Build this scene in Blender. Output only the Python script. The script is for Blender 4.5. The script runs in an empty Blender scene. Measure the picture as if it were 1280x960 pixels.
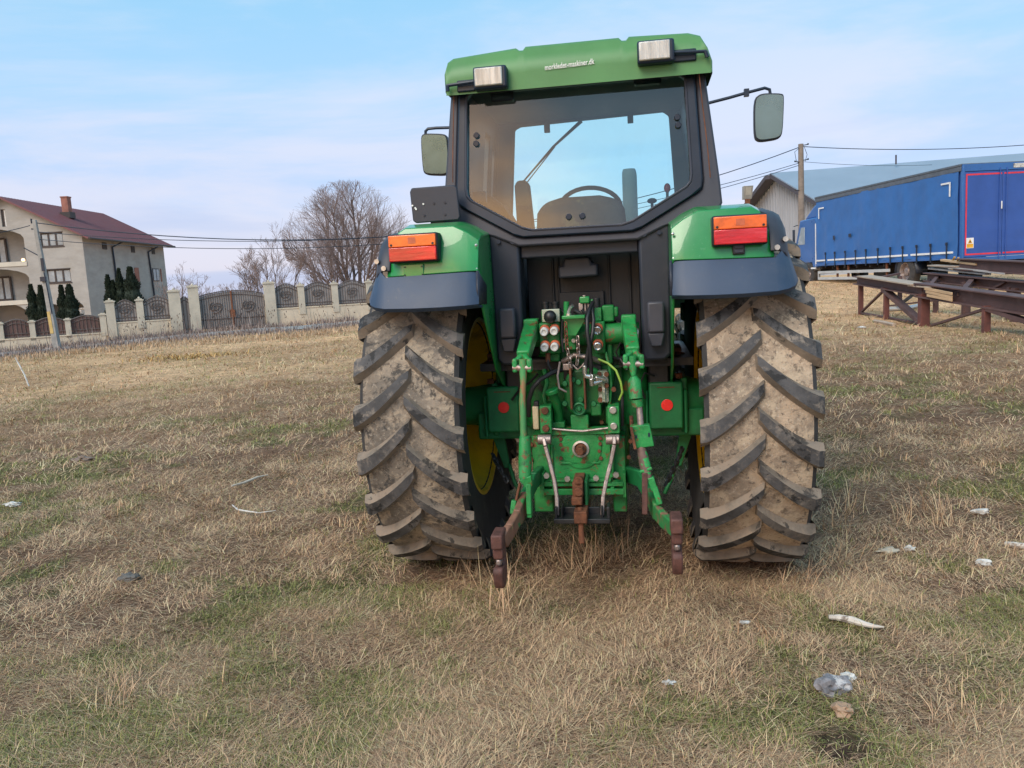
import bpy, bmesh, math, random
import numpy as np
from mathutils import Vector, Matrix, geometry
random.seed(7); rng = np.random.default_rng(11)
PI = math.pi
scene = bpy.context.scene
COL = scene.collection
R_ = math.radians

# ------------------------------------------------------------------ survey of the photograph (1280x960)
PIT, ROL, FPX, CH = .128, .0552, 1007.54, 1.5814          # camera pitch, roll, focal length in px, eye height
TX, TY, PSI, TR = .4294, 4.5156, .1609, .0048             # tractor: rear axle position, heading, lean

def ray(px, py):
    X = (px-640)/FPX; Y = (480-py)/FPX
    a = X*math.cos(ROL)+Y*math.sin(ROL); b = -X*math.sin(ROL)+Y*math.cos(ROL)
    return (a, math.cos(PIT)+b*math.sin(PIT), b*math.cos(PIT)-math.sin(PIT))
def L(px, py, yl):
    """point on the tractor's own cross plane yl (tractor space, metres)"""
    d = ray(px, py); s, c = math.sin(PSI), math.cos(PSI)
    k = (yl+TX*s+TY*c)/(d[0]*s+d[1]*c)
    x, y, z = d[0]*k, d[1]*k, CH+d[2]*k
    xl = (x-TX)*c-(y-TY)*s
    return Vector((xl*math.cos(TR)-z*math.sin(TR), yl, z*math.cos(TR)+xl*math.sin(TR)))
def W(px, py, y):
    d = ray(px, py); k = y/d[1]
    return Vector((d[0]*k, y, CH+d[2]*k))
def G(px, py):
    """where a pixel of the ground lies in the world"""
    d = ray(px, py); z = 0
    for _ in range(12):
        k = (z-CH)/d[2]; z = float(gz(np.array([d[0]*k]), np.array([d[1]*k]))[0])
    return Vector((d[0]*k, d[1]*k, z))

# ------------------------------------------------------------------ noise and ground height
def vnoise(x, y, s, seed):
    r = np.random.default_rng(seed); T = r.random((256, 256))
    u = np.asarray(x)/s+1000.3; v = np.asarray(y)/s+1000.7
    i = np.floor(u).astype(int); j = np.floor(v).astype(int); fu = u-i; fv = v-j
    fu = fu*fu*(3-2*fu); fv = fv*fv*(3-2*fv)
    g = lambda a, b: T[a % 256, b % 256]
    return (g(i, j)*(1-fu)+g(i+1, j)*fu)*(1-fv)+(g(i, j+1)*(1-fu)+g(i+1, j+1)*fu)*fv
def fbm(x, y, s, seed, o=4):
    t = 0; a = 1; n = 0
    for k in range(o):
        t = t+a*vnoise(x, y, s/2**k, seed+k); n += a; a *= .55
    return t/n
def sstep(x, a, b):
    t = np.clip((x-a)/(b-a), 0, 1); return t*t*(3-2*t)
def gz(x, y):
    x = np.asarray(x, float); y = np.asarray(y, float)
    h = np.interp(y, [4, 12, 20, 28, 33, 60], [0, .28, .31, .74, .86, .9])*sstep(x, -9, 8)
    h = h-np.clip((-13-x)*.035, 0, .5)*sstep(y, 16, 30)
    near = 1-sstep(np.hypot(x, y), 25, 60)
    return h+near*((fbm(x, y, 1.7, 3, 3)-.5)*.09+(vnoise(x, y, .35, 9)-.5)*.022)

# ------------------------------------------------------------------ materials
def nodes(name):
    m = bpy.data.materials.new(name); m.use_nodes = True
    nt = m.node_tree; b = nt.nodes['Principled BSDF']; return m, nt, b
def ramp(nt, fac, lo, hi):
    r = nt.nodes.new('ShaderNodeMapRange'); r.inputs[1].default_value = lo; r.inputs[2].default_value = hi
    r.interpolation_type = 'SMOOTHSTEP'; nt.links.new(fac, r.inputs[0]); return r.outputs[0]
def noise(nt, vec, s, det=4, rough=.6, dist=0):
    n = nt.nodes.new('ShaderNodeTexNoise'); n.inputs['Scale'].default_value = s
    n.inputs['Detail'].default_value = det; n.inputs['Roughness'].default_value = rough; n.inputs['Distortion'].default_value = dist
    nt.links.new(vec, n.inputs['Vector']); return n.outputs['Fac']
def mixc(nt, fac, a, b, mode='MIX'):
    m = nt.nodes.new('ShaderNodeMix'); m.data_type = 'RGBA'; m.blend_type = mode
    for s, v in ((m.inputs[0], fac), (m.inputs[6], a), (m.inputs[7], b)):
        if isinstance(v, bpy.types.NodeSocket): nt.links.new(v, s)
        elif isinstance(v, (int, float)): s.default_value = v
        else: s.default_value = (*v, 1)
    return m.outputs[2]
def mat(name, col, rough=.5, metal=0, var=.15, vs=6, patch=(), bump=0, bs=40, spec=.5, coat=0, rvar=.12, stretch=None):
    m, nt, b = nodes(name); lk = nt.links.new
    tc = nt.nodes.new('ShaderNodeTexCoord'); v = tc.outputs['Object']
    if stretch:
        mp = nt.nodes.new('ShaderNodeMapping'); mp.inputs['Scale'].default_value = stretch; lk(v, mp.inputs[0]); v = mp.outputs[0]
    n = noise(nt, v, vs, 6, .65)
    f = ramp(nt, n, .3, .7)
    c = mixc(nt, f, tuple(k*(1-var) for k in col), tuple(min(1, k*(1+var)) for k in col))
    for i, (pc, ps, lo, hi, mx) in enumerate(patch):
        mp = nt.nodes.new('ShaderNodeMapping'); mp.inputs['Location'].default_value = (3.1*i+1, 1.7*i, 5.3*i); lk(v, mp.inputs[0])
        q = ramp(nt, noise(nt, mp.outputs[0], ps, 8, .7, .3), lo, hi)
        mm = nt.nodes.new('ShaderNodeMath'); mm.operation = 'MULTIPLY'; mm.inputs[1].default_value = mx; lk(q, mm.inputs[0])
        c = mixc(nt, mm.outputs[0], c, pc)
    lk(c, b.inputs['Base Color'])
    rr = nt.nodes.new('ShaderNodeMapRange'); rr.inputs[3].default_value = max(.02, rough-rvar); rr.inputs[4].default_value = min(1, rough+rvar)
    lk(n, rr.inputs[0]); lk(rr.outputs[0], b.inputs['Roughness'])
    b.inputs['Metallic'].default_value = metal; b.inputs['Specular IOR Level'].default_value = spec
    b.inputs['Coat Weight'].default_value = coat
    if bump:
        bn = nt.nodes.new('ShaderNodeBump'); bn.inputs['Strength'].default_value = bump; bn.inputs['Distance'].default_value = .01
        lk(noise(nt, v, bs, 6, .7), bn.inputs['Height']); lk(bn.outputs[0], b.inputs['Normal'])
    return m

RUST = (.17, .06, .025); DIRT = (.20, .15, .10)
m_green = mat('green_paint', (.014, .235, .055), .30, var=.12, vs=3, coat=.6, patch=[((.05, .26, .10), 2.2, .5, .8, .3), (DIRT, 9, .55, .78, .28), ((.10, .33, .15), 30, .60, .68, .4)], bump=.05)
m_green_roof = mat('faded_green_paint', (.085, .245, .085), .45, var=.10, vs=2, patch=[((.12, .25, .12), 6, .45, .8, .35), (DIRT, 5, .6, .85, .2)], bump=.05)
m_green_cast = mat('green_casting', (.008, .165, .035), .5, var=.25, vs=5, patch=[((.012, .06, .02), 7, .52, .66, .7), ((.03, .026, .022), 11, .56, .66, .85), (RUST, 16, .60, .67, .9)], bump=.25, bs=60)
m_green_worn = mat('worn_green_paint', (.018, .25, .06), .45, var=.25, vs=7, patch=[((.10, .29, .13), 14, .5, .7, .5), ((.014, .05, .02), 6, .54, .66, .7), ((.035, .03, .025), 13, .60, .68, .8), (RUST, 22, .56, .62, .92)], bump=.3, bs=70)
m_green_dark = mat('dirty_green_casting', (.012, .175, .055), .5, var=.25, vs=4, patch=[((.02, .04, .025), 5, .5, .7, .5)], bump=.2)
m_rust = mat('rusty_steel', (.16, .062, .032), .8, .2, var=.35, vs=14, patch=[((.30, .12, .05), 20, .5, .7, .6), ((.04, .025, .02), 10, .58, .7, .7)], bump=.4, bs=90)
m_rustred = mat('red_brown_hitch', (.12, .052, .042), .65, .15, var=.3, vs=16, patch=[((.06, .03, .025), 12, .5, .65, .7)], bump=.3, bs=90)
m_steel = mat('bare_steel', (.36, .30, .28), .42, .7, var=.3, vs=12, patch=[(RUST, 14, .52, .68, .6)], bump=.2, bs=80)
m_chrome = mat('bright_fitting', (.72, .72, .70), .22, .9, var=.1, vs=20)
m_zinc = mat('zinc_bolt', (.55, .53, .5), .4, .7, var=.2, vs=30)
m_black = mat('black_steel', (.018, .019, .022), .5, 0, var=.3, vs=6, patch=[((.07, .055, .045), 5, .55, .75, .5)], bump=.15)
m_cab = mat('charcoal_cab_plastic', (.027, .033, .050), .5, 0, var=.14, vs=3, patch=[((.075, .068, .07), 3.5, .5, .8, .38)], bump=.06, bs=160)
m_cabside = mat('weathered_cab_panel', (.046, .049, .068), .5, 0, var=.12, vs=3, patch=[((.11, .092, .085), 4, .5, .8, .5)], bump=.06, bs=160)
m_frame = mat('black_window_frame', (.009, .019, .040), .42, 0, var=.2, vs=5, patch=[((.06, .05, .045), 6, .6, .8, .4)])
m_bulk = mat('grimy_black_bulkhead', (.012, .013, .017), .55, 0, var=.3, vs=4, patch=[((.07, .045, .03), 4, .58, .75, .55)], bump=.15, stretch=(1, 1, .4))
m_skirt = mat('blue_grey_fender_plastic', (.025, .050, .100), .5, 0, var=.12, vs=3, patch=[((.085, .10, .13), 5, .5, .8, .35), ((.14, .13, .12), 16, .6, .72, .3)], bump=.08, bs=200)
m_ext = mat('charcoal_fender_plastic', (.032, .036, .052), .5, 0, var=.12, vs=3, bump=.08, bs=200)
m_ceiling = mat('grey_headliner', (.20, .21, .22), .9, 0, var=.08, vs=3)
m_inner = mat('grey_cab_trim', (.10, .105, .11), .75, 0, var=.12, vs=4)
m_yellow = mat('yellow_rim_paint', (.88, .58, .02), .5, 0, var=.15, vs=4, patch=[((.22, .12, .04), 4, .48, .72, .7), ((.10, .07, .04), 10, .6, .75, .6)], bump=.1)
m_side = mat('tyre_sidewall', (.040, .038, .038), .8, 0, var=.3, vs=7, patch=[((.13, .115, .10), 5, .5, .75, .5)], bump=.3, bs=60)
TREAD = [((.17, .145, .12), 4.5, .47, .60, .8), ((.47, .38, .28), 7, .50, .62, .75), ((.05, .048, .045), 11, .58, .66, .8), ((.13, .10, .08), 45, .58, .66, .7)]
m_tread2 = mat('tan_mud_tread', (.40, .305, .22), .92, 0, var=.22, vs=7, patch=[((.22, .175, .135), 4.2, .45, .58, .8), ((.50, .40, .29), 8, .48, .60, .8), ((.05, .048, .045), 9, .585, .64, .85), ((.13, .10, .075), 30, .53, .62, .8), ((.56, .47, .37), 60, .56, .64, .6)], bump=1.0, bs=26)
m_tread = mat('dusty_tread', (.275, .225, .175), .92, 0, var=.22, vs=9, patch=[((.15, .13, .11), 4.2, .43, .57, .85), ((.43, .35, .26), 7, .49, .60, .8), ((.045, .043, .042), 9, .55, .61, .85), ((.10, .08, .065), 32, .53, .62, .8), ((.42, .36, .29), 60, .56, .64, .6)], bump=1.0, bs=30)
m_lug = mat('worn_rubber_lug', (.060, .058, .060), .72, 0, var=.4, vs=9, patch=[((.30, .25, .20), 14, .52, .70, .8), ((.19, .17, .155), 3.5, .50, .66, .6), ((.011, .011, .012), 6, .53, .57, .9)], bump=.35, bs=60)
m_rubber = mat('black_rubber', (.016, .017, .02), .45, 0, var=.2, vs=12)
m_white = mat('white_plastic_cap', (.66, .66, .65), .45, 0, var=.08, vs=20, patch=[((.35, .3, .26), 14, .58, .75, .5)])
m_orangering = mat('orange_seal', (.55, .13, .06), .5, 0, var=.2, vs=20)
m_reflred = mat('red_reflector', (.95, .035, .03), .25, 0, var=.05, vs=30, coat=.5)
m_lensred = mat('red_lens', (.70, .010, .018), .16, 0, var=.35, vs=22, coat=.6, patch=[((.95, .10, .12), 9, .5, .65, .6)], bump=.15, bs=70, stretch=(.15, 1, 1))
m_lensamber = mat('amber_lens', (.80, .135, .012), .18, 0, var=.2, vs=18, coat=.6, bump=.1, bs=70)
m_lampglass = mat('ribbed_lamp_glass', (.56, .54, .50), .2, .1, var=.3, vs=30, coat=.8, bump=.5, bs=60, stretch=(1, 1, .12))
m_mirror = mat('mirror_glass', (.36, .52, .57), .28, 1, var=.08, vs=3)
m_cream = mat('cream_plastic', (.55, .46, .30), .5, 0, var=.1, vs=12, patch=[(DIRT, 20, .55, .7, .5)])
m_sticker = mat('yellow_sticker', (.72, .62, .26), .6, 0, var=.1, vs=30)
m_seat = mat('seat_fabric', (.055, .05, .048), .8, 0, var=.4, vs=5, patch=[((.24, .16, .08), 4, .52, .62, .7)])
m_redknob = mat('red_knob', (.55, .05, .06), .35)
m_letter = mat('white_lettering', (.85, .86, .84), .5, var=.05)

def glass_mat(name, tint, refl, dust, rough=.05):
    m, nt, b = nodes(name); lk = nt.links.new
    tr = nt.nodes.new('ShaderNodeBsdfTransparent'); tr.inputs[0].default_value = (*tint, 1)
    gl = nt.nodes.new('ShaderNodeBsdfGlossy'); gl.inputs['Roughness'].default_value = rough; gl.inputs[0].default_value = (.95, .97, 1, 1)
    df = nt.nodes.new('ShaderNodeBsdfDiffuse'); df.inputs[0].default_value = (.45, .46, .46, 1)
    tc = nt.nodes.new('ShaderNodeTexCoord')
    q = ramp(nt, noise(nt, tc.outputs['Object'], 3.5, 8, .7, .6), .35, .8)
    mu = nt.nodes.new('ShaderNodeMath'); mu.operation = 'MULTIPLY_ADD'; mu.inputs[1].default_value = dust; mu.inputs[2].default_value = dust*.45; lk(q, mu.inputs[0])
    a = nt.nodes.new('ShaderNodeMixShader'); lk(mu.outputs[0], a.inputs[0]); lk(tr.outputs[0], a.inputs[1]); lk(df.outputs[0], a.inputs[2])
    fr = nt.nodes.new('ShaderNodeFresnel'); fr.inputs[0].default_value = 1.5
    ad = nt.nodes.new('ShaderNodeMath'); ad.inputs[1].default_value = refl; lk(fr.outputs[0], ad.inputs[0])
    c = nt.nodes.new('ShaderNodeMixShader'); lk(ad.outputs[0], c.inputs[0]); lk(a.outputs[0], c.inputs[1]); lk(gl.outputs[0], c.inputs[2])
    lk(c.outputs[0], nt.nodes['Material Output'].inputs['Surface']); return m
m_glass = glass_mat('dusty_tinted_glass', (.66, .95, .97), .05, .045)
m_wglass = mat('painted_reflection_pane', (.26, .31, .36), .25, 0, var=.25, vs=1.2)  # sky reflection painted in as a diffuse blue-grey base colour

# ------------------------------------------------------------------ mesh builder
SPLIT = dict(fittings='pole_fitting', fender_bolts='fender_bolt', extension_rivets='rivet', lens_screws='lens_screw', plate_screws='plate_screw', plate_rivets='plate_rivet', plate_holes='plate_hole', column_plugs='column_plug',
             mount_bolts='mount_bolt', pto_bolts='pto_bolt', frame_bolts='frame_bolt', clevis_bolt='clevis_bolt_head', housing_bolts='housing_bolt', blanking_plugs='blanking_plug', manifold_plugs='manifold_plug', frame_springs='frame_spring',
             bracket_slots='bracket_slot', toplink_rail='link_rail', lift_cylinder='lift_ram', fuel_tank='tank', solenoid='solenoid_cap', hydraulic_hose='oil_hose', rubber_hose='hose', hose_end='hose_tip', plate_bolt='side_bolt', mudguard='wheel_guard',
             guard_bracket='guard_support', corner_marks='corner_mark', corrugation='wall_rib', balcony_band='balcony_edge', socket_flap='flap', lens_boss='lens_mark', pane='glass_pane')
class MB:
    def __init__(s): s.v = []; s.f = []; s.m = []
    def add(s, vs, fs, mi=0):
        o = len(s.v); s.v += [tuple(v) for v in vs]; s.f += [tuple(i+o for i in f) for f in fs]; s.m += [mi]*len(fs); return s
    def box(s, x0, x1, y0, y1, z0, z1, mi=0):
        return s.add([(x0, y0, z0), (x1, y0, z0), (x1, y1, z0), (x0, y1, z0), (x0, y0, z1), (x1, y0, z1), (x1, y1, z1), (x0, y1, z1)],
                     [(0, 3, 2, 1), (4, 5, 6, 7), (0, 1, 5, 4), (1, 2, 6, 5), (2, 3, 7, 6), (3, 0, 4, 7)], mi)
    def cbox(s, c, sx, sy, sz, mi=0):
        return s.box(c[0]-sx/2, c[0]+sx/2, c[1]-sy/2, c[1]+sy/2, c[2]-sz/2, c[2]+sz/2, mi)
    def beam(s, p0, p1, w, h, w1=None, h1=None, up=(0, 0, 1), mi=0):
        p0 = Vector(p0); p1 = Vector(p1); w1 = w if w1 is None else w1; h1 = h if h1 is None else h1
        d = (p1-p0).normalized(); u = Vector(up)
        if abs(d.dot(u)) > .98: u = Vector((0, 1, 0))
        a = d.cross(u).normalized(); b = a.cross(d)
        vs = []
        for p, ww, hh in ((p0, w, h), (p1, w1, h1)):
            vs += [p-a*ww/2-b*hh/2, p+a*ww/2-b*hh/2, p+a*ww/2+b*hh/2, p-a*ww/2+b*hh/2]
        return s.add(vs, [(3, 2, 1, 0), (4, 5, 6, 7), (0, 1, 5, 4), (1, 2, 6, 5), (2, 3, 7, 6), (3, 0, 4, 7)], mi)
    def tube(s, pts, r, n=10, mi=0, cap=True):
        pts = [Vector(p) for p in pts]; k = len(pts)
        rs = r if isinstance(r, (list, tuple)) else [r]*k
        t = (pts[1]-pts[0]).normalized(); a = t.orthogonal().normalized(); vs = []
        for i, p in enumerate(pts):
            t2 = (pts[min(i+1, k-1)]-pts[max(i-1, 0)]).normalized()
            a = (a-t2*a.dot(t2)).normalized(); b = t2.cross(a)
            for j in range(n):
                q = 2*PI*j/n; vs.append(p+(a*math.cos(q)+b*math.sin(q))*rs[i])
        fs = [(i*n+j, i*n+(j+1) % n, (i+1)*n+(j+1) % n, (i+1)*n+j) for i in range(k-1) for j in range(n)]
        if cap: fs += [tuple(range(n))[::-1], tuple((k-1)*n+j for j in range(n))]
        return s.add(vs, fs, mi)
    def cyl(s, p0, p1, r0, r1=None, n=20, mi=0): return s.tube([p0, p1], [r0, r0 if r1 is None else r1], n, mi)
    def lathe(s, o, ax, prof, n=48, mi=0, closed=False, mis=None):
        """prof: (distance along ax, radius)"""
        o = Vector(o); ax = Vector(ax).normalized(); a = ax.orthogonal().normalized(); b = ax.cross(a); vs = []
        for d, r in prof:
            for j in range(n):
                q = 2*PI*j/n; vs.append(o+ax*d+(a*math.cos(q)+b*math.sin(q))*r)
        k = len(prof); base = len(s.v); s.v += [tuple(v) for v in vs]
        for i in range(k if closed else k-1):
            i2 = (i+1) % k
            for j in range(n):
                s.f.append((base+i*n+j, base+i*n+(j+1) % n, base+i2*n+(j+1) % n, base+i2*n+j)); s.m.append(mis[i] if mis else mi)
        return s
    def prism(s, poly, vec, mi=0):
        n = len(poly); p = [Vector(q) for q in poly]; v = Vector(vec)
        return s.add(p+[q+v for q in p], [tuple(range(n)), tuple(range(2*n-1, n-1, -1))]+[(i, (i+1) % n, n+(i+1) % n, n+i) for i in range(n)], mi)
    def holes(s, outer, hs, fn, vec, mi=0):
        """flat panel with holes, 2-D loops mapped to 3-D by fn, thickened by vec"""
        loops = [outer]+hs; P = [[Vector((x, y, 0)) for x, y in lp] for lp in loops]
        tri = geometry.tessellate_polygon(P); flat = [q for lp in loops for q in lp]; n = len(flat)
        v3 = [Vector(fn(*q)) for q in flat]; vec = Vector(vec)
        fs = [tuple(t) for t in tri]+[tuple(i+n for i in t[::-1]) for t in tri]
        o = 0
        for lp in loops:
            k = len(lp); fs += [(o+i, o+(i+1) % k, n+o+(i+1) % k, n+o+i) for i in range(k)]; o += k
        return s.add(v3+[q+vec for q in v3], fs, mi)
    def sphere(s, c, r, n=16, mi=0, sc=(1, 1, 1)):
        c = Vector(c); vs = []; k = n//2
        for i in range(k+1):
            t = PI*i/k
            for j in range(n):
                q = 2*PI*j/n; vs.append(c+Vector((math.sin(t)*math.cos(q)*r*sc[0], math.sin(t)*math.sin(q)*r*sc[1], math.cos(t)*r*sc[2])))
        return s.add(vs, [(i*n+j, i*n+(j+1) % n, (i+1)*n+(j+1) % n, (i+1)*n+j) for i in range(k) for j in range(n)], mi)
    def grid(s, rows, mi=0):
        k = len(rows[0]); vs = [p for r in rows for p in r]
        return s.add(vs, [(i*k+j, i*k+j+1, (i+1)*k+j+1, (i+1)*k+j) for i in range(len(rows)-1) for j in range(k-1)], mi)
    def pieces(s):
        par = list(range(len(s.v)))
        def fd(i):
            while par[i] != i: par[i] = par[par[i]]; i = par[i]
            return i
        for f in s.f:
            a = fd(f[0])
            for j in f[1:]: par[fd(j)] = a
        out = {}
        for f, m in zip(s.f, s.m): out.setdefault(fd(f[0]), []).append((f, m))
        res = []
        for fs in out.values():
            ids = sorted({i for f, _ in fs for i in f}); mp = {i: k for k, i in enumerate(ids)}; q = MB()
            q.v = [s.v[i] for i in ids]; q.f = [tuple(mp[i] for i in f) for f, _ in fs]; q.m = [m for _, m in fs]; res.append(q)
        return res
    def build(s, name, mats, parent=None, bev=0, sm=True, ang=35, thick=0, seg=2, fix=True):
        if name in SPLIT:
            os_ = [q.build(SPLIT[name]+' ', mats, parent, bev, sm, ang, thick, seg, fix) for q in s.pieces()]
            for o in os_: o.name = SPLIT[name]
            return os_[0]
        me = bpy.data.meshes.new(name); me.from_pydata(s.v, [], s.f)
        for m in (mats if isinstance(mats, (list, tuple)) else [mats]): me.materials.append(m)
        me.polygons.foreach_set('material_index', s.m)
        if fix:
            b = bmesh.new(); b.from_mesh(me); bmesh.ops.remove_doubles(b, verts=b.verts, dist=1e-5)
            bmesh.ops.recalc_face_normals(b, faces=b.faces); b.to_mesh(me); b.free()
        if sm:
            me.polygons.foreach_set('use_smooth', [True]*len(me.polygons)); me.set_sharp_from_angle(angle=R_(ang))
        o = bpy.data.objects.new(name, me); COL.objects.link(o); o.parent = parent
        if thick:
            md = o.modifiers.new('t', 'SOLIDIFY'); md.thickness = thick; md.offset = -1
        if bev:
            md = o.modifiers.new('b', 'BEVEL'); md.width = bev; md.segments = seg; md.limit_method = 'ANGLE'; md.angle_limit = R_(38)
        return o
def tag(o, label=None, cat=None, group=None, kind=None):
    if label: o['label'] = label
    if cat: o['category'] = cat
    if group: o['group'] = group
    if kind: o['kind'] = kind
    return o
def empty(name, loc=(0, 0, 0), rot=(0, 0, 0), **k):
    o = bpy.data.objects.new(name, None); COL.objects.link(o); o.location = loc; o.rotation_euler = rot
    o.empty_display_size = .2; return tag(o, **k)
def copy_tree(o, parent=None):
    c = o.copy(); COL.objects.link(c); c.parent = parent
    for ch in list(o.children): copy_tree(ch, c)
    return c
def fastmesh(name, V, F, mats, parent=None, cols=None, smooth=False, mi=None):
    """V (n,3) array, F list of (m,k) arrays"""
    me = bpy.data.meshes.new(name); V = np.asarray(V, np.float32)
    me.vertices.add(len(V)); me.vertices.foreach_set('co', V.ravel())
    idx = np.concatenate([f.ravel() for f in F]); tot = np.concatenate([np.full(len(f), f.shape[1]) for f in F])
    st = np.concatenate([[0], np.cumsum(tot)[:-1]])
    me.loops.add(len(idx)); me.loops.foreach_set('vertex_index', idx.astype(np.int32))
    me.polygons.add(len(tot)); me.polygons.foreach_set('loop_start', st.astype(np.int32)); me.polygons.foreach_set('loop_total', tot.astype(np.int32))
    for m in (mats if isinstance(mats, (list, tuple)) else [mats]): me.materials.append(m)
    if mi is not None: me.polygons.foreach_set('material_index', mi.astype(np.int32))
    if smooth: me.polygons.foreach_set('use_smooth', np.ones(len(tot), bool))
    me.update(); me.validate()
    if cols is not None:
        a = me.color_attributes.new('Col', 'FLOAT_COLOR', 'POINT')
        a.data.foreach_set('color', np.concatenate([cols, np.ones((len(cols), 1))], 1).astype(np.float32).ravel())
    o = bpy.data.objects.new(name, me); COL.objects.link(o); o.parent = parent; return o

# ================================================================== TRACTOR
tractor = empty('farm_tractor', (TX, TY, 0), (0, TR, -PSI), label='green farm tractor seen from behind, black cab, muddy tyres, in dry grass', cat='tractor')
def P(mb, name, m, bev=0, parent=None, **k): return mb.build(name, m, parent or tractor, bev, **k)

# ---- wheels
def tyre_mesh(R=.878, Wd=.29, rb=.50, nl=22, drop=.20, wl=.085, lug=.040, sides=(-1, 1)):
    s = Wd/.29; mb = MB(); Rc = R-lug
    prof = [(-.195, rb-.02), (-.215, rb), (-.238, rb+.06), (-.252, rb+.16), (-.258, rb+.25), (-.262, Rc-.030), (-.24, Rc-.012), (-.17, Rc-.004), (0, Rc)]
    prof = prof+[(-a, r) for a, r in prof[-2::-1]]
    prof = [(a*s, r) for a, r in prof]
    mis = [0]*5+[0, 1, 1, 1, 1, 0, 0]+[0]*10
    mb.lathe((0, 0, 0), (1, 0, 0), prof, 96, closed=True, mis=mis)
    for sd in sides:
        for k in range(nl):
            th0 = 2*PI*(k+(0 if sd > 0 else .5))/nl
            N = 10; rows = []
            for i in range(N+1):
                t = i/N; a = -.012+t*.298
                th = th0+(drop/R)*(1-(1-min(1, t))**1.4)
                rt = R-.010*(a/.29)**2; rbz = Rc-.02
                w = wl*(.72+.35*t)
                if t > .93: rt -= .018
                bw = w+.060
                if i == 0: rt -= .012; w *= .7
                row = []
                for (ww, rr, aa) in ((-bw/2, rbz, a-.012*(1-t)), (-w/2, rt, a), (w/2, rt, a), (bw/2, rbz, a-.012*(1-t))):
                    q = th+ww/R; row.append((sd*aa*s, rr*math.cos(q), rr*math.sin(q)))
                rows.append(row)
            # shoulder wrap down the sidewall
            row = []
            for (ww, aa, rr) in ((-.055, .256, Rc-.09), (-.030, .272, Rc-.065), (.030, .272, Rc-.065), (.055, .256, Rc-.09)):
                q = th0+(drop/R)+ww/R+.012; row.append((sd*aa*s, rr*math.cos(q), rr*math.sin(q)))
            rows.append(row)
            base = len(mb.v); mb.v += [p for r_ in rows for p in r_]
            n = len(rows)
            for i in range(n-1):
                for j in range(3):
                    mb.f.append((base+i*4+j, base+i*4+j+1, base+(i+1)*4+j+1, base+(i+1)*4+j)); mb.m.append(2 if j == 1 else 3)
            mb.f.append((base, base+1, base+2, base+3)); mb.m.append(3)
            mb.f.append(tuple(base+(n-1)*4+j for j in (3, 2, 1, 0))); mb.m.append(2)
    return mb
m_lugside = mat('dusty_lug_flank', (.20, .165, .13), .85, 0, var=.3, vs=10, patch=[((.26, .2, .15), 8, .48, .62, .8), ((.02, .02, .02), 7, .56, .62, .8)], bump=.4, bs=60)
def rim_mesh(rr=.495, w=.22, out=1):
    """out = +1: the outer side is +x"""
    o = out; mb = MB()
    mb.lathe((0, 0, 0), (1, 0, 0), [(-o*w, rr+.015), (-o*(w+.012), rr+.02), (-o*(w+.012), rr-.005), (-o*(w-.03), rr-.02), (-o*.10, rr-.055), (-o*.06, rr-.075), (o*.02, rr-.08),
                                   (o*.03, rr-.14), (o*.07, rr-.17), (o*.075, rr*.45), (o*.05, rr*.38), (o*.05, .03)], 64)
    mb.lathe((0, 0, 0), (1, 0, 0), [(o*w, rr+.015), (o*(w+.012), rr+.02), (o*(w+.012), rr-.005), (o*(w-.03), rr-.02), (o*.10, rr-.055), (o*.02, rr-.08)], 64)
    for k in range(10):
        q = 2*PI*k/10; c = (o*.06, .2*math.cos(q), .2*math.sin(q)); mb.cyl(c, (o*.095, c[1], c[2]), .018, n=6)
        c = (-o*.02, .2*math.cos(q), .2*math.sin(q)); mb.cyl(c, (o*.06, c[1], c[2]), .018, n=6)
    return mb
TYM = [m_side, m_tread, m_lug, m_lugside]
tyr = tyre_mesh(Wd=.274, wl=.073, drop=.215, lug=.038)
for sx in (-1, 1):
    w = rim_mesh(w=.195, out=sx).build('wheel', m_yellow, tractor); w.location = (sx*.82, 0, .868)
    if sx < 0:
        ty = tyr.build('tyre', TYM, w, ang=28); ty.rotation_euler = (R_(5), 0, 0)
    else:
        t2 = tyr.build('tyre', [m_side, m_tread2, m_lug, m_lugside], w, ang=28); t2.rotation_euler = (R_(-4), 0, 0)
ft = tyre_mesh(.62, .2, .36, 20, .15, .07, .032)
for sx in (-1, 1):
    w = rim_mesh(.36, .15, out=sx).build('wheel', m_yellow, tractor); w.location = (sx*.80, 2.55, .61)
    if sx < 0: t3 = ft.build('tyre', TYM, w, ang=28)
    else: t4 = t3.copy(); COL.objects.link(t4); t4.parent = w

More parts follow.
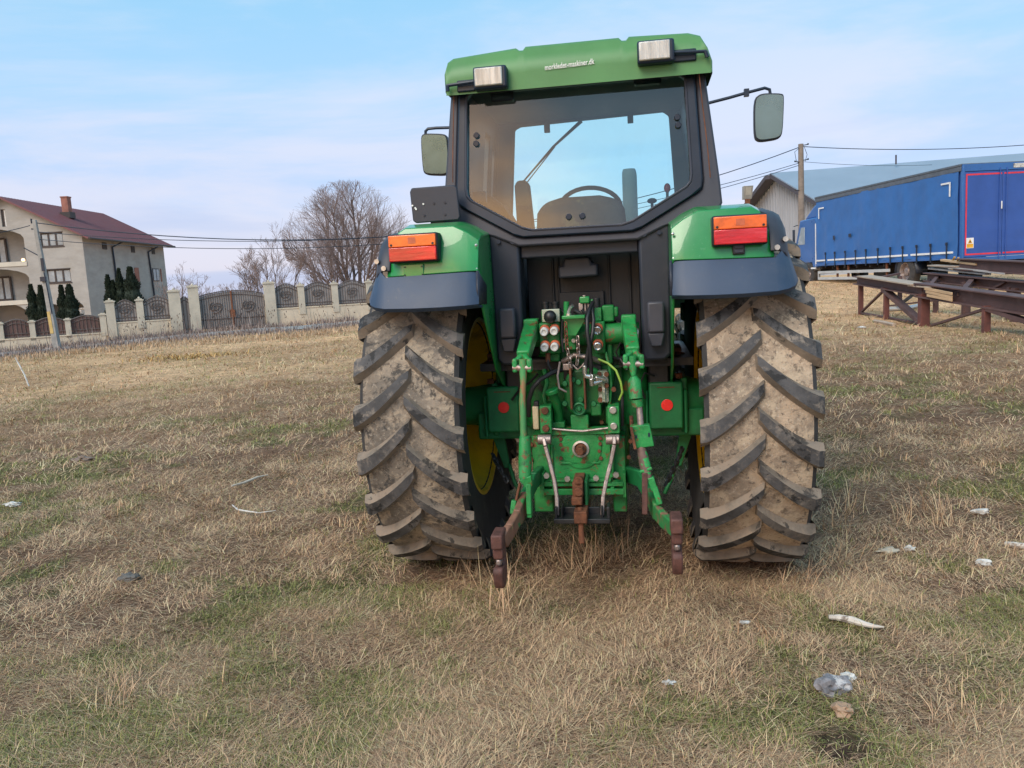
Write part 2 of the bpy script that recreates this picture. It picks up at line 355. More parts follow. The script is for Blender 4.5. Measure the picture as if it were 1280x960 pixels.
# ---- fenders
for sx in (-1, 1):
    X = lambda x: sx*x
    prof = {  # x : side profile (y, z)
        .445: [(-.80, 1.632), (-.735, 1.775), (-.66, 1.80), (-.3, 1.835), (.3, 1.835), (.62, 1.66), (.80, 1.35)],
        .50: [(-.805, 1.632), (-.735, 1.815), (-.655, 1.842), (-.3, 1.865), (.3, 1.86), (.64, 1.67), (.82, 1.35)],
        .565: [(-.805, 1.630), (-.735, 1.848), (-.65, 1.872), (-.3, 1.895), (.3, 1.885), (.66, 1.68), (.84, 1.35)],
        .80: [(-.805, 1.626), (-.735, 1.850), (-.65, 1.872), (-.3, 1.895), (.3, 1.885), (.66, 1.68), (.84, 1.35)],
        .835: [(-.803, 1.625), (-.738, 1.83), (-.655, 1.852), (-.3, 1.875), (.3, 1.865), (.65, 1.66), (.83, 1.34)],
        .868: [(-.79, 1.625), (-.738, 1.76), (-.66, 1.78), (-.3, 1.80), (.3, 1.79), (.64, 1.60), (.80, 1.30)],
        .892: [(-.78, 1.624), (-.745, 1.68), (-.66, 1.70), (-.3, 1.74), (.3, 1.73), (.62, 1.56), (.78, 1.28)]}
    mb = MB(); mb.grid([[(X(x), y, z) for y, z in pr] for x, pr in prof.items()])
    pr = prof[.445]
    mb.add([(X(.445), y, z) for y, z in pr]+[(X(.445), .80, .95), (X(.445), -.1, .95), (X(.445), -.42, 1.12), (X(.445), -.66, 1.40), (X(.445), -.74, 1.50)], [tuple(range(len(pr)+5))])
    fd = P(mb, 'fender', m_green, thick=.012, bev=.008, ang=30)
    # bolts on the inner edge
    mb = MB()
    for y, z in ((-.79, 1.75), (-.81, 1.64), (-.80, 1.61)): mb.sphere((X(.452), y+.02, z), .008, 8)
    P(mb, 'fender_bolts', m_zinc, parent=fd)
    # blue-grey skirt
    mb = MB(); rows = []
    for x, zb, yb, zt in ((.440, 1.470, -.84, 1.628), (.50, 1.466, -.862, 1.628), (.62, 1.463, -.866, 1.626), (.75, 1.463, -.866, 1.624), (.89, 1.467, -.862, 1.621), (.94, 1.475, -.845, 1.648), (.975, 1.487, -.81, 1.665), (.995, 1.51, -.76, 1.68), (1.0, 1.51, -.68, 1.70)):
        xt = x-max(0, x-.89)*.42; rows.append([(X(x), yb+.09, zb-.012), (X(x), yb+.02, zb-.008), (X(x), yb, zb+.008), (X(xt), yb+.055, zt)])
    mb.grid(rows); sk = P(mb, 'fender_skirt', m_skirt, thick=.012, bev=.004, ang=30)
    mb = MB()
    for a, b in (((.445, -.80, 1.632), (.445, -.835, 1.475)),):
        mb.add([(X(.443), -.80, 1.632), (X(.443), -.838, 1.475), (X(.443), -.62, 1.47), (X(.443), -.60, 1.56)], [(0, 1, 2, 3)])
    P(mb, 'skirt_gusset', m_ext, parent=sk, thick=.01)
    # charcoal extension on the outside
    mb = MB(); rows = []
    for x, dz, dy in ((.872, 0, 0), (.91, .002, 0), (.938, -.014, .01), (.955, -.045, .03), (.962, -.09, .05)):
        rows.append([(X(x), y+dy, z+dz) for y, z in ((-.792, 1.652), (-.755, 1.73), (-.70, 1.795), (-.62, 1.83), (-.3, 1.87), (.3, 1.86), (.65, 1.66), (.82, 1.36))])
    mb.grid(rows); ex = P(mb, 'fender_extension', m_ext, thick=.012, bev=.004, ang=40)
    mb = MB()
    for x, y, z in ((.900, -.80, 1.665), (.940, -.775, 1.70)): mb.cyl((X(x), y, z), (X(x), y+.02, z), .012, n=10)
    P(mb, 'extension_rivets', m_zinc, parent=ex)
    # lamp
    x0, x1 = (.655, .885); xs = sorted((X(x0), X(x1)))
    if sx < 0: xs = sorted((-.855, -.628))
    else: xs = sorted((.626, .850))
    zc = 1.752 if sx < 0 else 1.748
    mb = MB(); mb.box(xs[0]-.007, xs[1]+.007, -.828, -.745, zc-.067, zc+.067)
    lp = P(mb, 'tail_lamp', m_rubber, bev=.01)
    mb = MB(); mb.box(xs[0], xs[1], -.844, -.815, zc+.006, zc+.060)
    la = P(mb, 'amber_lens', m_lensamber, bev=.004, parent=lp, seg=3)
    mb = MB(); mb.box(xs[0], xs[1], -.845, -.815, zc-.060, zc+.004); lr = P(mb, 'red_lens', m_lensred, bev=.004, parent=lp, seg=3)
    mb = MB(); c = (xs[0]+xs[1])/2
    mb.box(c-.018, c+.018, -.8455, -.84, zc+.02, zc+.048)
    P(mb, 'lens_boss', m_orangering, parent=lp)
    mb = MB()
    for dx in (xs[0]+.014, xs[1]-.014): mb.cyl((dx, -.845, zc+.016), (dx, -.838, zc+.016), .006, n=8)
    P(mb, 'lens_screws', m_black, parent=lp)
# blanking plate on the left fender, small square socket on the right
mb = MB(); a = L(505, 331, -.79); b = L(531, 345, -.79); mb.box(a.x, b.x, -.806, -.79, b.z, a.z)
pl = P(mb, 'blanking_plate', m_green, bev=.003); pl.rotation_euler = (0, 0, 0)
mb = MB()
for px, py in ((506, 334), (527, 333), (506, 344), (528, 343)):
    q = L(px, py, -.81); mb.cyl(q, q+Vector((0, .01, 0)), .004, n=8)
P(mb, 'plate_screws', m_black, parent=pl)
mb = MB(); c = L(923, 311, -.80); mb.cbox(c, .052, .03, .05)
so = P(mb, 'fender_socket', m_rubber, bev=.004)
mb = MB(); mb.box(c.x-.019, c.x+.019, c.y-.019, c.y-.014, c.z+.002, c.z+.018); mb.box(c.x-.019, c.x+.019, c.y-.019, c.y-.014, c.z-.018, c.z-.003); P(mb, 'socket_flap', m_ext, parent=so, bev=.002)

# ---- cab: the outer shell ring, the window frame, the glass
def cy(z): return -.395-.055*(2.55-z)/.7          # the rear face leans
outer = [(-.585, 2.575), (.605, 2.575), (.635, 2.54), (.695, 2.02), (.705, 1.90), (.69, 1.868), (.455, 1.812), (.30, 1.745), (-.30, 1.745), (-.455, 1.812), (-.67, 1.868), (-.685, 1.90), (-.67, 2.02), (-.612, 2.54)]
ring2 = [(-.555, 2.545), (.572, 2.545), (.588, 2.53), (.615, 2.02), (.610, 1.975), (.585, 1.955), (.31, 1.80), (.27, 1.788), (-.27, 1.788), (-.31, 1.80), (-.575, 1.955), (-.60, 1.975), (-.605, 2.02), (-.57, 2.53)]
winp = [(-.508, 2.515), (.520, 2.515), (.542, 2.495), (.560, 2.045), (.555, 2.01), (.535, 1.985), (.275, 1.838), (.22, 1.822), (-.22, 1.822), (-.275, 1.838), (-.525, 1.985), (-.545, 2.01), (-.55, 2.045), (-.530, 2.495)]
mb = MB(); mb.holes(outer, [ring2], lambda x, z: (x, cy(z), z), (0, .07, 0)); P(mb, 'cab_shell', m_cabside, bev=.012)
mb = MB(); mb.holes([(x*.998, z) for x, z in ring2], [winp], lambda x, z: (x, cy(z)-.022, z), (0, .06, 0)); rwf = P(mb, 'rear_window_frame', m_frame, bev=.008)
mb = MB(); mb.add([(x*1.01, cy(z)+.004, 2.17+(z-2.17)*1.01) for x, z in winp], [tuple(range(len(winp)))]); P(mb, 'rear_window', m_glass, sm=False)
# rubber lip round the glass
mb = MB(); lp_ = [Vector((x, cy(z)-.022, z)) for x, z in winp]; mb.tube(lp_+[lp_[0]], .006, 6, cap=False); P(mb, 'window_seal', m_cabside, parent=rwf)
# side pillars, sills and side windows
for sx in (-1, 1):
    s = sx; xx = .63 if sx < 0 else .645
    def side(loops, nm, mm, dx=0, th=.04):
        b = MB(); b.holes(loops[0], loops[1:], lambda y, z: (s*(xx+.065*(2.55-z)/.6-.03+dx), y, z), (-s*th, 0, 0)); return P(b, nm, mm, bev=.006)
    side([[(-.36, 2.56), (.80, 2.56), (.84, 1.35), (.6, 1.2), (.40, 1.85), (-.36, 1.87)],
          [(.30, 2.45), (.46, 2.45), (.46, 2.05), (.33, 1.98)] if sx < 0 else [(.30, 2.44), (.34, 2.44), (.34, 2.35), (.30, 2.35)],
          [(.56, 2.40), (.66, 2.40), (.66, 2.05), (.60, 2.0)] if sx < 0 else [(.56, 2.40), (.60, 2.40), (.60, 2.35), (.56, 2.35)]], 'side_pillar', m_cabside)
a = L(643, 162, .75); b = L(650, 158, .75); c = L(829, 139, .75); d = L(836, 144, .75); f1 = L(843, 235, .75); f2 = L(640, 270, .75)
mb = MB(); mb.holes([(-.585, 2.60), (.605, 2.60), (.69, 1.40), (-.67, 1.40)], [[(a.x, a.z), (b.x, b.z), (c.x, c.z), (d.x, d.z), (f1.x, f1.z), (.55, 1.6), (-.52, 1.6), (f2.x, f2.z)]], lambda x, z: (x, .75, z), (0, .05, 0))
wf = P(mb, 'front_frame', m_inner, bev=.01)
mb = MB()
for px, py in ((684, 162), (788, 150)):
    q = L(px, py, .74); mb = MB(); mb.box(q.x-.018, q.x+.018, .72, .748, q.z-.02, q.z+.05); P(mb, 'visor_clip', m_inner, parent=wf, bev=.003)
mb = MB(); mb.add([(-.53, .785, 2.59), (.57, .785, 2.59), (.60, .785, 1.5), (-.58, .785, 1.5)], [(0, 1, 2, 3)]); P(mb, 'windscreen', glass_mat('windscreen_glass', (.82, .99, 1), .0, .03), sm=False)
mb = MB(); a = L(655, 226, .82); b = L(692, 183, .82); c = L(727, 151, .82)
mb.tube([a, b], [.006, .009], 6); mb.tube([b, c], [.008, .012], 6); mb.tube([a+Vector((.01, .01, -.02)), b+Vector((.008, .012, .0))], .004, 5); P(mb, 'windscreen_wiper', m_frame)
# headliner, cab floor and bulkheads
mb = MB(); mb.box(-.60, .62, -.36, .74, 2.572, 2.59); P(mb, 'headliner', m_ceiling)
mb = MB(); mb.box(-.56, .56, -.30, .75, 1.10, 1.14); P(mb, 'cab_floor', m_black)
# roof
roof = MB(); pts = []
def roof_section(y, dz):
    sec = [(-.625, 2.515), (-.625, 2.60), (-.605, 2.655), (-.575, 2.672), (-.262, 2.700), (-.245, 2.688), (-.228, 2.688), (-.214, 2.704), (.235, 2.716), (.250, 2.702), (.270, 2.702), (.284, 2.718), (.56, 2.716), (.615, 2.700), (.648, 2.645), (.668, 2.585), (.668, 2.50)]
    sc = [(x, 2.5+(z-(.030*max(0, min(1, (x+.5)/1.1)) if z > 2.52 else 0)-2.5)*dz) for x, z in sec]
    return [(x, y, z-.010*0) for x, z in sc]
rows = []
for y, dz, sh in ((-.488, .40, .985), (-.492, .94, .988), (-.484, .985, .992), (-.462, 1.005, .998), (-.2, 1.04, 1), (.4, 1.06, 1), (.78, 1.0, 1), (.86, .85, .98), (.90, .6, .96)):
    rows.append([(x*sh, y, max(z, 2.597) if y > .3 else z) for x, yy, z in roof_section(y, dz)])
rows = [[(x, y, min(z, 2.497 if y < 0 else 2.597)) for x, y, z in rows[0]]]+rows+[[(x, y, 2.597) for x, y, z in rows[-1]]]; roof.grid(rows); n = len(rows[0])
b0 = [(-.605, -.40, 2.52), (-.605, -.485, 2.555), (.655, -.485, 2.565), (.655, -.40, 2.52)]
roof.box(-.60, .64, -.46, .85, 2.598, 2.604)
rf = P(roof, 'roof', m_green_roof, bev=.006, ang=50)
# wide black rail below the roof
mb = MB(); mb.box(-.575, .60, -.478, -.40, 2.535, 2.585); P(mb, 'roof_rail', m_frame, bev=.008)
# text on the roof
cu = bpy.data.curves.new('roof_lettering', 'FONT'); cu.body = 'morkledet-maskiner.dk'; cu.size = .034; cu.offset = .0003; cu.extrude = .0008; cu.space_character = 1.02
tmp = bpy.data.objects.new('tmp', cu); dg = bpy.context.evaluated_depsgraph_get()
me = bpy.data.meshes.new_from_object(tmp); bpy.data.objects.remove(tmp)
me.materials.clear(); me.materials.append(m_letter)
a = L(681, 88, -.493); b = L(743, 80, -.493); wx = max(v.co.x for v in me.vertices); sc = (b.x-a.x)/wx
for v in me.vertices: v.co = Vector((a.x+v.co.x*sc, -.4935-v.co.z, a.z+.001+v.co.y*sc*1.45+(b.z-a.z)*v.co.x/wx))
o = bpy.data.objects.new('lettering', me); COL.objects.link(o); o.parent = rf
# work lamps
for px, py, w_, h_, arm in ((610, 94, .158, .095, -1), (819, 61, .165, .10, 1)):
    c = L(px, py, -.57); mb = MB(); mb.box(c.x-w_/2, c.x+w_/2+.006, -.545, -.48, c.z-.055, c.z+.050)
    lm = P(mb, 'work_lamp', m_frame, bev=.01)
    mb = MB(); mb.box(c.x-w_/2+.008, c.x+w_/2-.014, -.556, -.54, c.z-.043, c.z+.042)
    g = P(mb, 'lamp_glass', m_lampglass, bev=.006, parent=lm)
    mb = MB(); mb.box(c.x+arm*w_/2 if arm > 0 else c.x-.17, c.x+.19 if arm > 0 else c.x-w_/2, -.50, -.46, c.z-.05, c.z+.006)
    P(mb, 'lamp_bracket', m_frame, bev=.006, parent=lm)
    mb = MB(); ex_ = c.x+arm*(.218 if arm < 0 else .235); mb.tube([(c.x+arm*.08, -.52, c.z-.012), (ex_, -.515, c.z-.018)], .008, 8); mb.cyl((ex_-.004*arm, -.515, c.z-.018), (ex_+.004, -.515, c.z-.045), .010, n=8)
    P(mb, 'grab_rod', m_frame, parent=lm)
# hinges and knobs on the rear window
for px0, py0, px1, py1 in ((613, 104, 642, 126), (792, 92, 827, 104)):
    a = L(px0, py0, -.37); b = L(px1, py1, -.37); mb = MB(); mb.box(a.x, b.x, -.39, -.33, b.z, a.z); P(mb, 'wiper_motor', m_frame, bev=.012)
for px, py in ((594, 168), (594, 178.5), (847, 145), (848, 155), (711, 271), (728, 270)):
    q = L(px, py, -.45); mb = MB(); mb.cyl((q.x, cy(q.z)-.012, q.z), (q.x, cy(q.z)+.01, q.z), .0155, .013, n=18); P(mb, 'glass_knob', m_frame, bev=.003)
# seat, steering wheel, consoles, levers
mb = MB(); sp = [(-.22, 1.45), (-.235, 1.80), (-.225, 1.93), (-.19, 1.985), (-.10, 2.01), (.10, 2.01), (.19, 1.985), (.225, 1.93), (.235, 1.80), (.22, 1.45)]
c = L(725, 247, .05); zt_ = L(722, 245, .02).z-2.01; mb.prism([(x*1.08+c.x, .02, z+(zt_ if z > 1.5 else 0)) for x, z in sp], (0, .12, 0)); mb.box(c.x-.25, c.x+.25, .05, .55, 1.38, 1.50)
P(mb, 'seat', m_seat, bev=.035, seg=3)
sw = L(738, 268, .60); mb = MB()
tilt = Matrix.Rotation(R_(-38), 3, 'X')
ringp = [sw+tilt @ Vector((.19*math.cos(t), .19*math.sin(t), 0))*1.0 for t in np.linspace(0, 2*PI, 33)]
ringp = [p+Vector((0, 0, .03)) for p in ringp]; mb.tube(ringp, .014, 8, cap=False); mb.tube([sw+Vector((-.18, 0, .03)), sw+Vector((.18, 0, .03))], .012, 6)
mb.tube([sw+Vector((0, 0, .03)), sw+Vector((0, .2, -.45))], .035, 10); P(mb, 'steering_wheel', m_inner)
mb = MB(); a = L(778, 212, 1.7); b = L(797, 276, 1.7); mb.tube([((a.x+b.x)/2, 1.7, 1.3), ((a.x+b.x)/2, 1.7, a.z-.05), ((a.x+b.x)/2-.002, 1.7, a.z-.02), ((a.x+b.x)/2-.002, 1.7, a.z)], [.058, .055, .052, .045], 20); P(mb, 'exhaust_stack', m_inner)
mb = MB(); a = L(644, 227, .25); b = L(664, 280, .25); mb.prism([(a.x, .2, a.z-.03), (a.x+.015, .2, a.z), (a.x+.07, .2, a.z), (a.x+.085, .2, a.z-.03), (b.x+.05, .2, 1.4), (a.x+.01, .2, 1.4)], (0, .09, 0)); P(mb, 'side_console', m_seat, bev=.015)
mb = MB(); a = L(612, 262, .3); mb.prism([(a.x-.07, .3, 1.5), (a.x-.07, .3, a.z+.04), (a.x-.02, .3, a.z+.10), (a.x+.08, .3, a.z+.02), (a.x+.17, .3, a.z-.14), (a.x+.17, .3, 1.5)], (0, .25, 0)); P(mb, 'side_cushion', m_seat, bev=.02)
mb = MB(); a = L(834, 235, .2); mb.tube([a, a+Vector((.0, .05, -.45))], .008, 8); mb.sphere(a, .0, 8); lv = P(mb, 'gear_lever', m_inner)
mb = MB(); mb.sphere(a, .021, 12, sc=(.9, .9, 1.3)); P(mb, 'lever_knob', m_redknob, parent=lv)
mb = MB(); a = L(815, 251, .2); mb.tube([a, a+Vector((.0, .05, -.45))], .008, 8); mb.sphere(a, .02, 12, sc=(1.4, 1, .8)); P(mb, 'hand_lever', m_frame)
mb = MB(); a = L(600, 247, -.2); mb.cbox(a, .07, .05, .06); mb.tube([a, a+Vector((0.02, .05, -.4))], .01, 6); P(mb, 'cup_holder', m_frame, bev=.012)

def chaikin(p, n=2):
    for _ in range(n): p = [q for i in range(len(p)) for q in (p[i].lerp(p[(i+1) % len(p)], .2), p[i].lerp(p[(i+1) % len(p)], .8))]
    return p
# mirrors
for sx in (-1, 1):
    if sx > 0:
        cs = [L(942, 124, .9), L(951, 117, .9), L(978, 117, .9), L(980, 122, .9), L(979, 165, .9), L(975, 173, .9), L(950, 177, .9), L(943, 172, .9)]
        arm = [L(893, 127, .9)-Vector((.06, 0, .01)), L(912, 122, .9), L(933, 116, .9), L(956, 110, .9), L(962, 112, .9), L(963, 119, .9)]
    else:
        cs = [L(526, 172, .9), L(530, 167, .9), L(557, 168, .9), L(561, 173, .9), L(561, 213, .9), L(557, 219, .9), L(531, 218, .9), L(527, 213, .9)]
        arm = [L(562, 160, .9)+Vector((.05, 0, 0)), L(545, 160, .9), L(535, 161, .9), L(532, 164, .9), L(532, 170, .9)]
    cs = chaikin(cs); mb = MB(); c = sum(cs, Vector())/len(cs); cs = [Vector((p.x, p.y-(.12 if sx > 0 else .17)*(p.z-c.z)-(0 if sx > 0 else .10)*(p.x-c.x), p.z)) for p in cs]; mb.prism(cs, (0, .045, 0)); mr = P(mb, 'side_mirror', m_ext, bev=.005)
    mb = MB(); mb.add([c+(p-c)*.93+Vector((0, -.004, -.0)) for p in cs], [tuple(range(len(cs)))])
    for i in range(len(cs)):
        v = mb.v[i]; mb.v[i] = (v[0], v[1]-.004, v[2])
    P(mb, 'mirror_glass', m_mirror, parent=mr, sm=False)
    mb = MB(); mb.tube(arm, .010, 10); q = arm[2]
    if sx > 0: mb.cbox(q, .03, .035, .045)
    P(mb, 'mirror_arm', m_frame, parent=mr)
# number plate holder
cs = [L(512, 240, -.56), L(514, 235, -.56), L(567, 231, -.56), L(571, 234, -.56), L(575, 270, -.56), L(573, 275, -.56), L(520, 279, -.56), L(516, 276, -.56)]
mb = MB(); mb.prism(cs, (0, .018, 0)); npl = P(mb, 'number_plate_holder', m_ext, bev=.006)
mb = MB()
for px, py in ((529, 255), (519, 260), (520, 261.5), (515.5, 257)):
    q = L(px, py, -.565); mb.cyl(q, q+Vector((0, .006, 0)), .0045, n=8)
P(mb, 'plate_rivets', m_letter, parent=npl)
mb = MB()
for px, py in ((542, 254), (556, 253), (530, 269), (556, 268)):
    q = L(px, py, -.564); mb.cyl(q, q+Vector((0, .006, 0)), .006, n=8)
P(mb, 'plate_holes', m_frame, parent=npl)
mb = MB(); a = L(547, 276, -.53); mb.box(a.x-.035, a.x+.035, -.54, -.50, 1.84, a.z+.04); mb.box(a.x-.05, a.x+.05, -.545, -.45, 1.862, 1.876); P(mb, 'plate_bracket', m_ext, parent=npl, bev=.004)

# ---- lower cab back
for sx in (-1, 1):
    xs = (.297, .452)
    mb = MB(); mb.prism([(sx*.297, -.445, 1.82), (sx*.452, -.445, 1.82), (sx*.448, -.40, 1.17), (sx*.415, -.40, 1.14), (sx*.318, -.40, 1.14), (sx*.303, -.40, 1.17)], (0, .16, 0))
    cp = P(mb, 'rear_column', m_cab, bev=.014)
    mb = MB(); z1 = 1.44; mb.prism([(sx*.33, -.435, z1), (sx*.415, -.435, z1), (sx*.415, -.435, z1-.155), (sx*.33, -.435, z1-.155)], (0, -.045, 0)); P(mb, 'vent_cover', m_cabside, parent=cp, bev=.012)
    mb = MB(); mb.prism([(sx*.33, -.43, z1-.155), (sx*.415, -.43, z1-.155), (sx*.40, -.43, z1-.225), (sx*.345, -.43, z1-.225)], (0, -.04, 0)); P(mb, 'vent_chin', m_ext, parent=cp, bev=.008)
    mb = MB()
    for dx in (.325, .40): mb.cyl((sx*dx, -.455, 1.775), (sx*dx, -.43, 1.775), .011 if dx > .35 else .016, n=12)
    P(mb, 'column_plugs', m_frame, parent=cp)
mb = MB(); mb.box(-.30, .30, -.40, -.34, 1.685, 1.80); cb = P(mb, 'cross_panel', m_cab, bev=.01)
mb = MB(); a = L(763, 291.5, -.403); b = L(783.5, 299, -.403); mb.box(a.x, b.x, -.4035, -.40, b.z, a.z); P(mb, 'sticker', m_sticker, parent=cb)
mb = MB(); mb.box(-.30, .30, -.16, -.12, 1.0, 1.70)
for x in (-.16, -.13, .14, .25): mb.box(x-.006, x+.006, -.175, -.16, 1.05, 1.69)
mb.box(-.13, .11, -.19, -.155, 1.20, 1.50)
P(mb, 'bulkhead', m_bulk, bev=.004)
a = L(698, 322, -.26); b = L(748, 346, -.26); mb = MB()
mb.prism([(a.x, -.30, b.z), (a.x, -.30, a.z-.045), (a.x+.025, -.30, a.z-.045), (a.x+.03, -.30, a.z-.005), (b.x-.04, -.30, a.z), (b.x-.03, -.30, a.z-.04), (b.x, -.30, a.z-.04), (b.x, -.30, b.z+.005)], (0, .13, 0)); P(mb, 'connector_cover', m_ext, bev=.012)
mb = MB(); mb.box(-.44, .44, -.30, .90, 1.10, 1.16)
for sx in (-1, 1):
    mb.box(min(sx*.33, sx*.44), max(sx*.33, sx*.44), -.2, .9, .95, 1.8)
P(mb, 'cab_underside', m_black, bev=.01)
# hood, engine, front axle, tanks
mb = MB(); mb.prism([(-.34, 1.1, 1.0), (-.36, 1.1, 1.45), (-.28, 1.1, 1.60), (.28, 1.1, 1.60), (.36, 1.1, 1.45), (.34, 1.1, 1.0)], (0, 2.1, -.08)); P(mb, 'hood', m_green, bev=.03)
mb = MB(); mb.box(-.26, .26, .95, 3.1, .55, 1.02); mb.cyl((-.62, 2.55, .58), (.62, 2.55, .58), .09); mb.box(-.3, .3, 2.9, 3.5, .55, .8); P(mb, 'engine_and_front_axle', m_green_dark, bev=.02)
mb = MB(); mb.box(-.62, -.32, .95, 1.75, .62, 1.05); mb.box(.34, .6, .95, 1.7, .62, 1.05); P(mb, 'fuel_tank', m_black, bev=.04)

# ---- rear axle
for sx in (-1, 1):
    s = sx; rc = L(629 if s < 0 else 834, 510 if s < 0 else 507, -.235); cx = rc.x; zc = .868
    mb = MB(); mb.lathe((0, 0, zc), (s, 0, 0), [(.2, .17), (.26, .16), (.40, .155), (.52, .145), (.58, .125), (.66, .112), (.72, .108), (.72, .0)], 36)
    mb.box(min(s*.22, s*.62), max(s*.22, s*.62), -.15, .13, zc-.17, zc-.02); mb.box(min(s*.50, s*.535), max(s*.50, s*.535), -.16, .16, zc-.15, zc+.15)
    ah = P(mb, 'axle_housing', m_green_dark, bev=.01)
    mb = MB(); mb.cyl((s*.70, 0, zc), (s*.84, 0, zc), .055); P(mb, 'axle_shaft', m_black, parent=ah)
    mb = MB(); mb.box(cx-.095, cx+.085, -.215, .2, zc-.12, zc+.135); mb.box(cx-.12, cx-.097, -.19, .15, zc-.15, zc+.09); mb.box(cx+.087, cx+.11, -.19, .15, zc-.15, zc+.09)
    blk = P(mb, 'axle_block', m_green_dark, bev=.012, parent=ah)
    mb = MB(); mb.cyl((rc.x, -.222, rc.z), (rc.x, -.208, rc.z), .031, n=28); rr = P(mb, 'reflector', m_reflred, parent=ah, bev=.002)
    mb = MB()
    for dx in (-.075, .065): mb.cyl((cx+dx, -.17, zc+.15), (cx+dx, -.17, zc+.175), .02, n=6)
    mb.box(cx-.05, cx+.04, -.218, -.21, zc+.105, zc+.110); P(mb, 'mount_bolts', m_rust, parent=ah)
    mb = MB(); mb.lathe((cx-.005, -.06, 0), (0, 0, 1), [(zc+.14, 0), (zc+.14, .055), (zc+.20, .05), (zc+.205, .078), (zc+.235, .082), (zc+.24, .05), (zc+.25, .045), (zc+.255, .10), (zc+.27, .095), (zc+.275, 0)], 28)
    for k in range(8):
        q = 2*PI*k/8; mb.beam((cx-.005+.05*math.cos(q), -.06+.05*math.sin(q), zc+.14), (cx-.005+.052*math.cos(q), -.06+.052*math.sin(q), zc+.2), .012, .012)
    P(mb, 'cab_mount', m_green_dark, bev=.004)
    mb = MB(); mb.box(cx-.09, cx+.085, -.16, .06, zc+.285, zc+.315); mb.cyl((cx+.07*s, -.10, zc+.24), (cx+.07*s, -.10, zc+.28), .035)
    P(mb, 'mount_plate', m_rust, bev=.006)
    mb = MB(); mb.tube([(cx-.03, -.12, zc+.31), (cx-.03, -.12, zc+.39), (cx+.045, -.12, zc+.39), (cx+.045, -.12, zc+.31)], .005, 6); P(mb, 'wire_bracket', m_black)
    mb = MB(); mb.prism([(s*.50, -.05, zc-.12), (s*.58, -.05, zc-.12), (s*.50, -.05, zc-.36), (s*.465, -.05, zc-.36)], (0, .03, 0)); mb.tube([(s*.47, -.05, zc-.34), (s*.44, -.10, zc-.42), (s*.40, -.12, zc-.50)], .012, 8)
    P(mb, 'axle_bracket', m_green_dark, bev=.004)

# ---- transmission housing and rockshaft
mb = MB()
mb.prism([(-.24, -.20, .50), (.21, -.20, .50), (.23, -.20, .95), (.23, -.20, 1.18), (-.26, -.20, 1.18), (-.26, -.20, .95)], (0, 1.3, 0))
mb.prism([(-.15, -.30, 1.0), (.15, -.30, 1.0), (.17, -.30, 1.30), (-.15, -.30, 1.30)], (0, .15, 0))
P(mb, 'transmission_housing', m_green_cast, bev=.02)
mb = MB(); mb.cyl((-.31, -.33, 1.28), (.29, -.33, 1.28), .055); mb.lathe((0, -.33, 1.28), (1, 0, 0), [(-.22, .055), (-.22, .075), (-.12, .075), (-.12, .055)], 24)
P(mb, 'rockshaft', m_green_cast, bev=.006)
# side casting wings beside the housing (seen behind the lift links)
mb = MB(); mb.lathe((-.27, -.15, 0), (0, 0, 1), [(.78, 0), (.78, .075), (1.10, .08), (1.12, .06), (1.12, 0)], 24); mb.lathe((.25, -.15, 0), (0, 0, 1), [(.78, 0), (.78, .075), (1.12, .08), (1.14, .06), (1.14, 0)], 24)
P(mb, 'lift_cylinder', m_green_cast)
# PTO plate
def bx(mb, px0, py0, px1, py1, y0, y1, mi=0):
    a = L(px0, py0, y0); b = L(px1, py1, y0); mb.box(min(a.x, b.x), max(a.x, b.x), min(y0, y1), max(y0, y1), min(a.z, b.z), max(a.z, b.z), mi); return mb
def bolt(mb, px, py, y, r=.012, l=.012, n=6):
    q = L(px, py, y); mb.cyl((q.x, y, q.z), (q.x, y+l+.005, q.z), r, n=n)
mb = MB(); bx(mb, 688, 541, 768, 598, -.42, -.2); bx(mb, 664, 545, 692, 640, -.36, -.2); bx(mb, 764, 545, 784, 640, -.36, -.2); pt = P(mb, 'pto_plate', m_green_worn, bev=.008)
c = L(726, 561, -.43)
mb = MB(); mb.lathe((c.x, 0, c.z), (0, -1, 0), [(.42, .105), (.428, .105), (.430, .09), (.43, 0)], 36); P(mb, 'pto_flange', m_green_worn, parent=pt)
mb = MB(); mb.lathe((c.x, 0, c.z), (0, -1, 0), [(.428, .044), (.44, .044), (.442, .034), (.43, .030)], 32); P(mb, 'pto_ring', m_zinc, parent=pt)
mb = MB(); mb.lathe((c.x, 0, c.z), (0, -1, 0), [(.43, .030), (.435, .020), (.46, .020), (.50, .019), (.503, .016), (.503, 0)], 20)
for k in range(6):
    q = k*PI/3; mb.beam((c.x+.019*math.cos(q), -.44, c.z+.019*math.sin(q)), (c.x+.019*math.cos(q), -.495, c.z+.019*math.sin(q)), .008, .008)
P(mb, 'pto_shaft', m_rust, parent=pt)
mb = MB()
for px, py in ((701, 549), (701, 556), (750, 548), (750, 555), (701, 573), (751, 573), (703, 562), (749, 564)): bolt(mb, px, py, -.432, .010)
P(mb, 'pto_bolts', m_rust, parent=pt)
mb = MB(); bx(mb, 686, 537, 762, 543, -.435, -.36); P(mb, 'plate_flange', m_green_worn, bev=.004)
mb = MB(); mb.tube([L(690, 536, -.445), L(712, 538, -.45), L(728, 539, -.455), L(760, 535, -.445)], .006, 8); P(mb, 'steel_rod', m_steel)
mb = MB(); bx(mb, 713, 519, 736, 536, -.42, -.3); P(mb, 'cast_pad', m_green_worn, bev=.005)
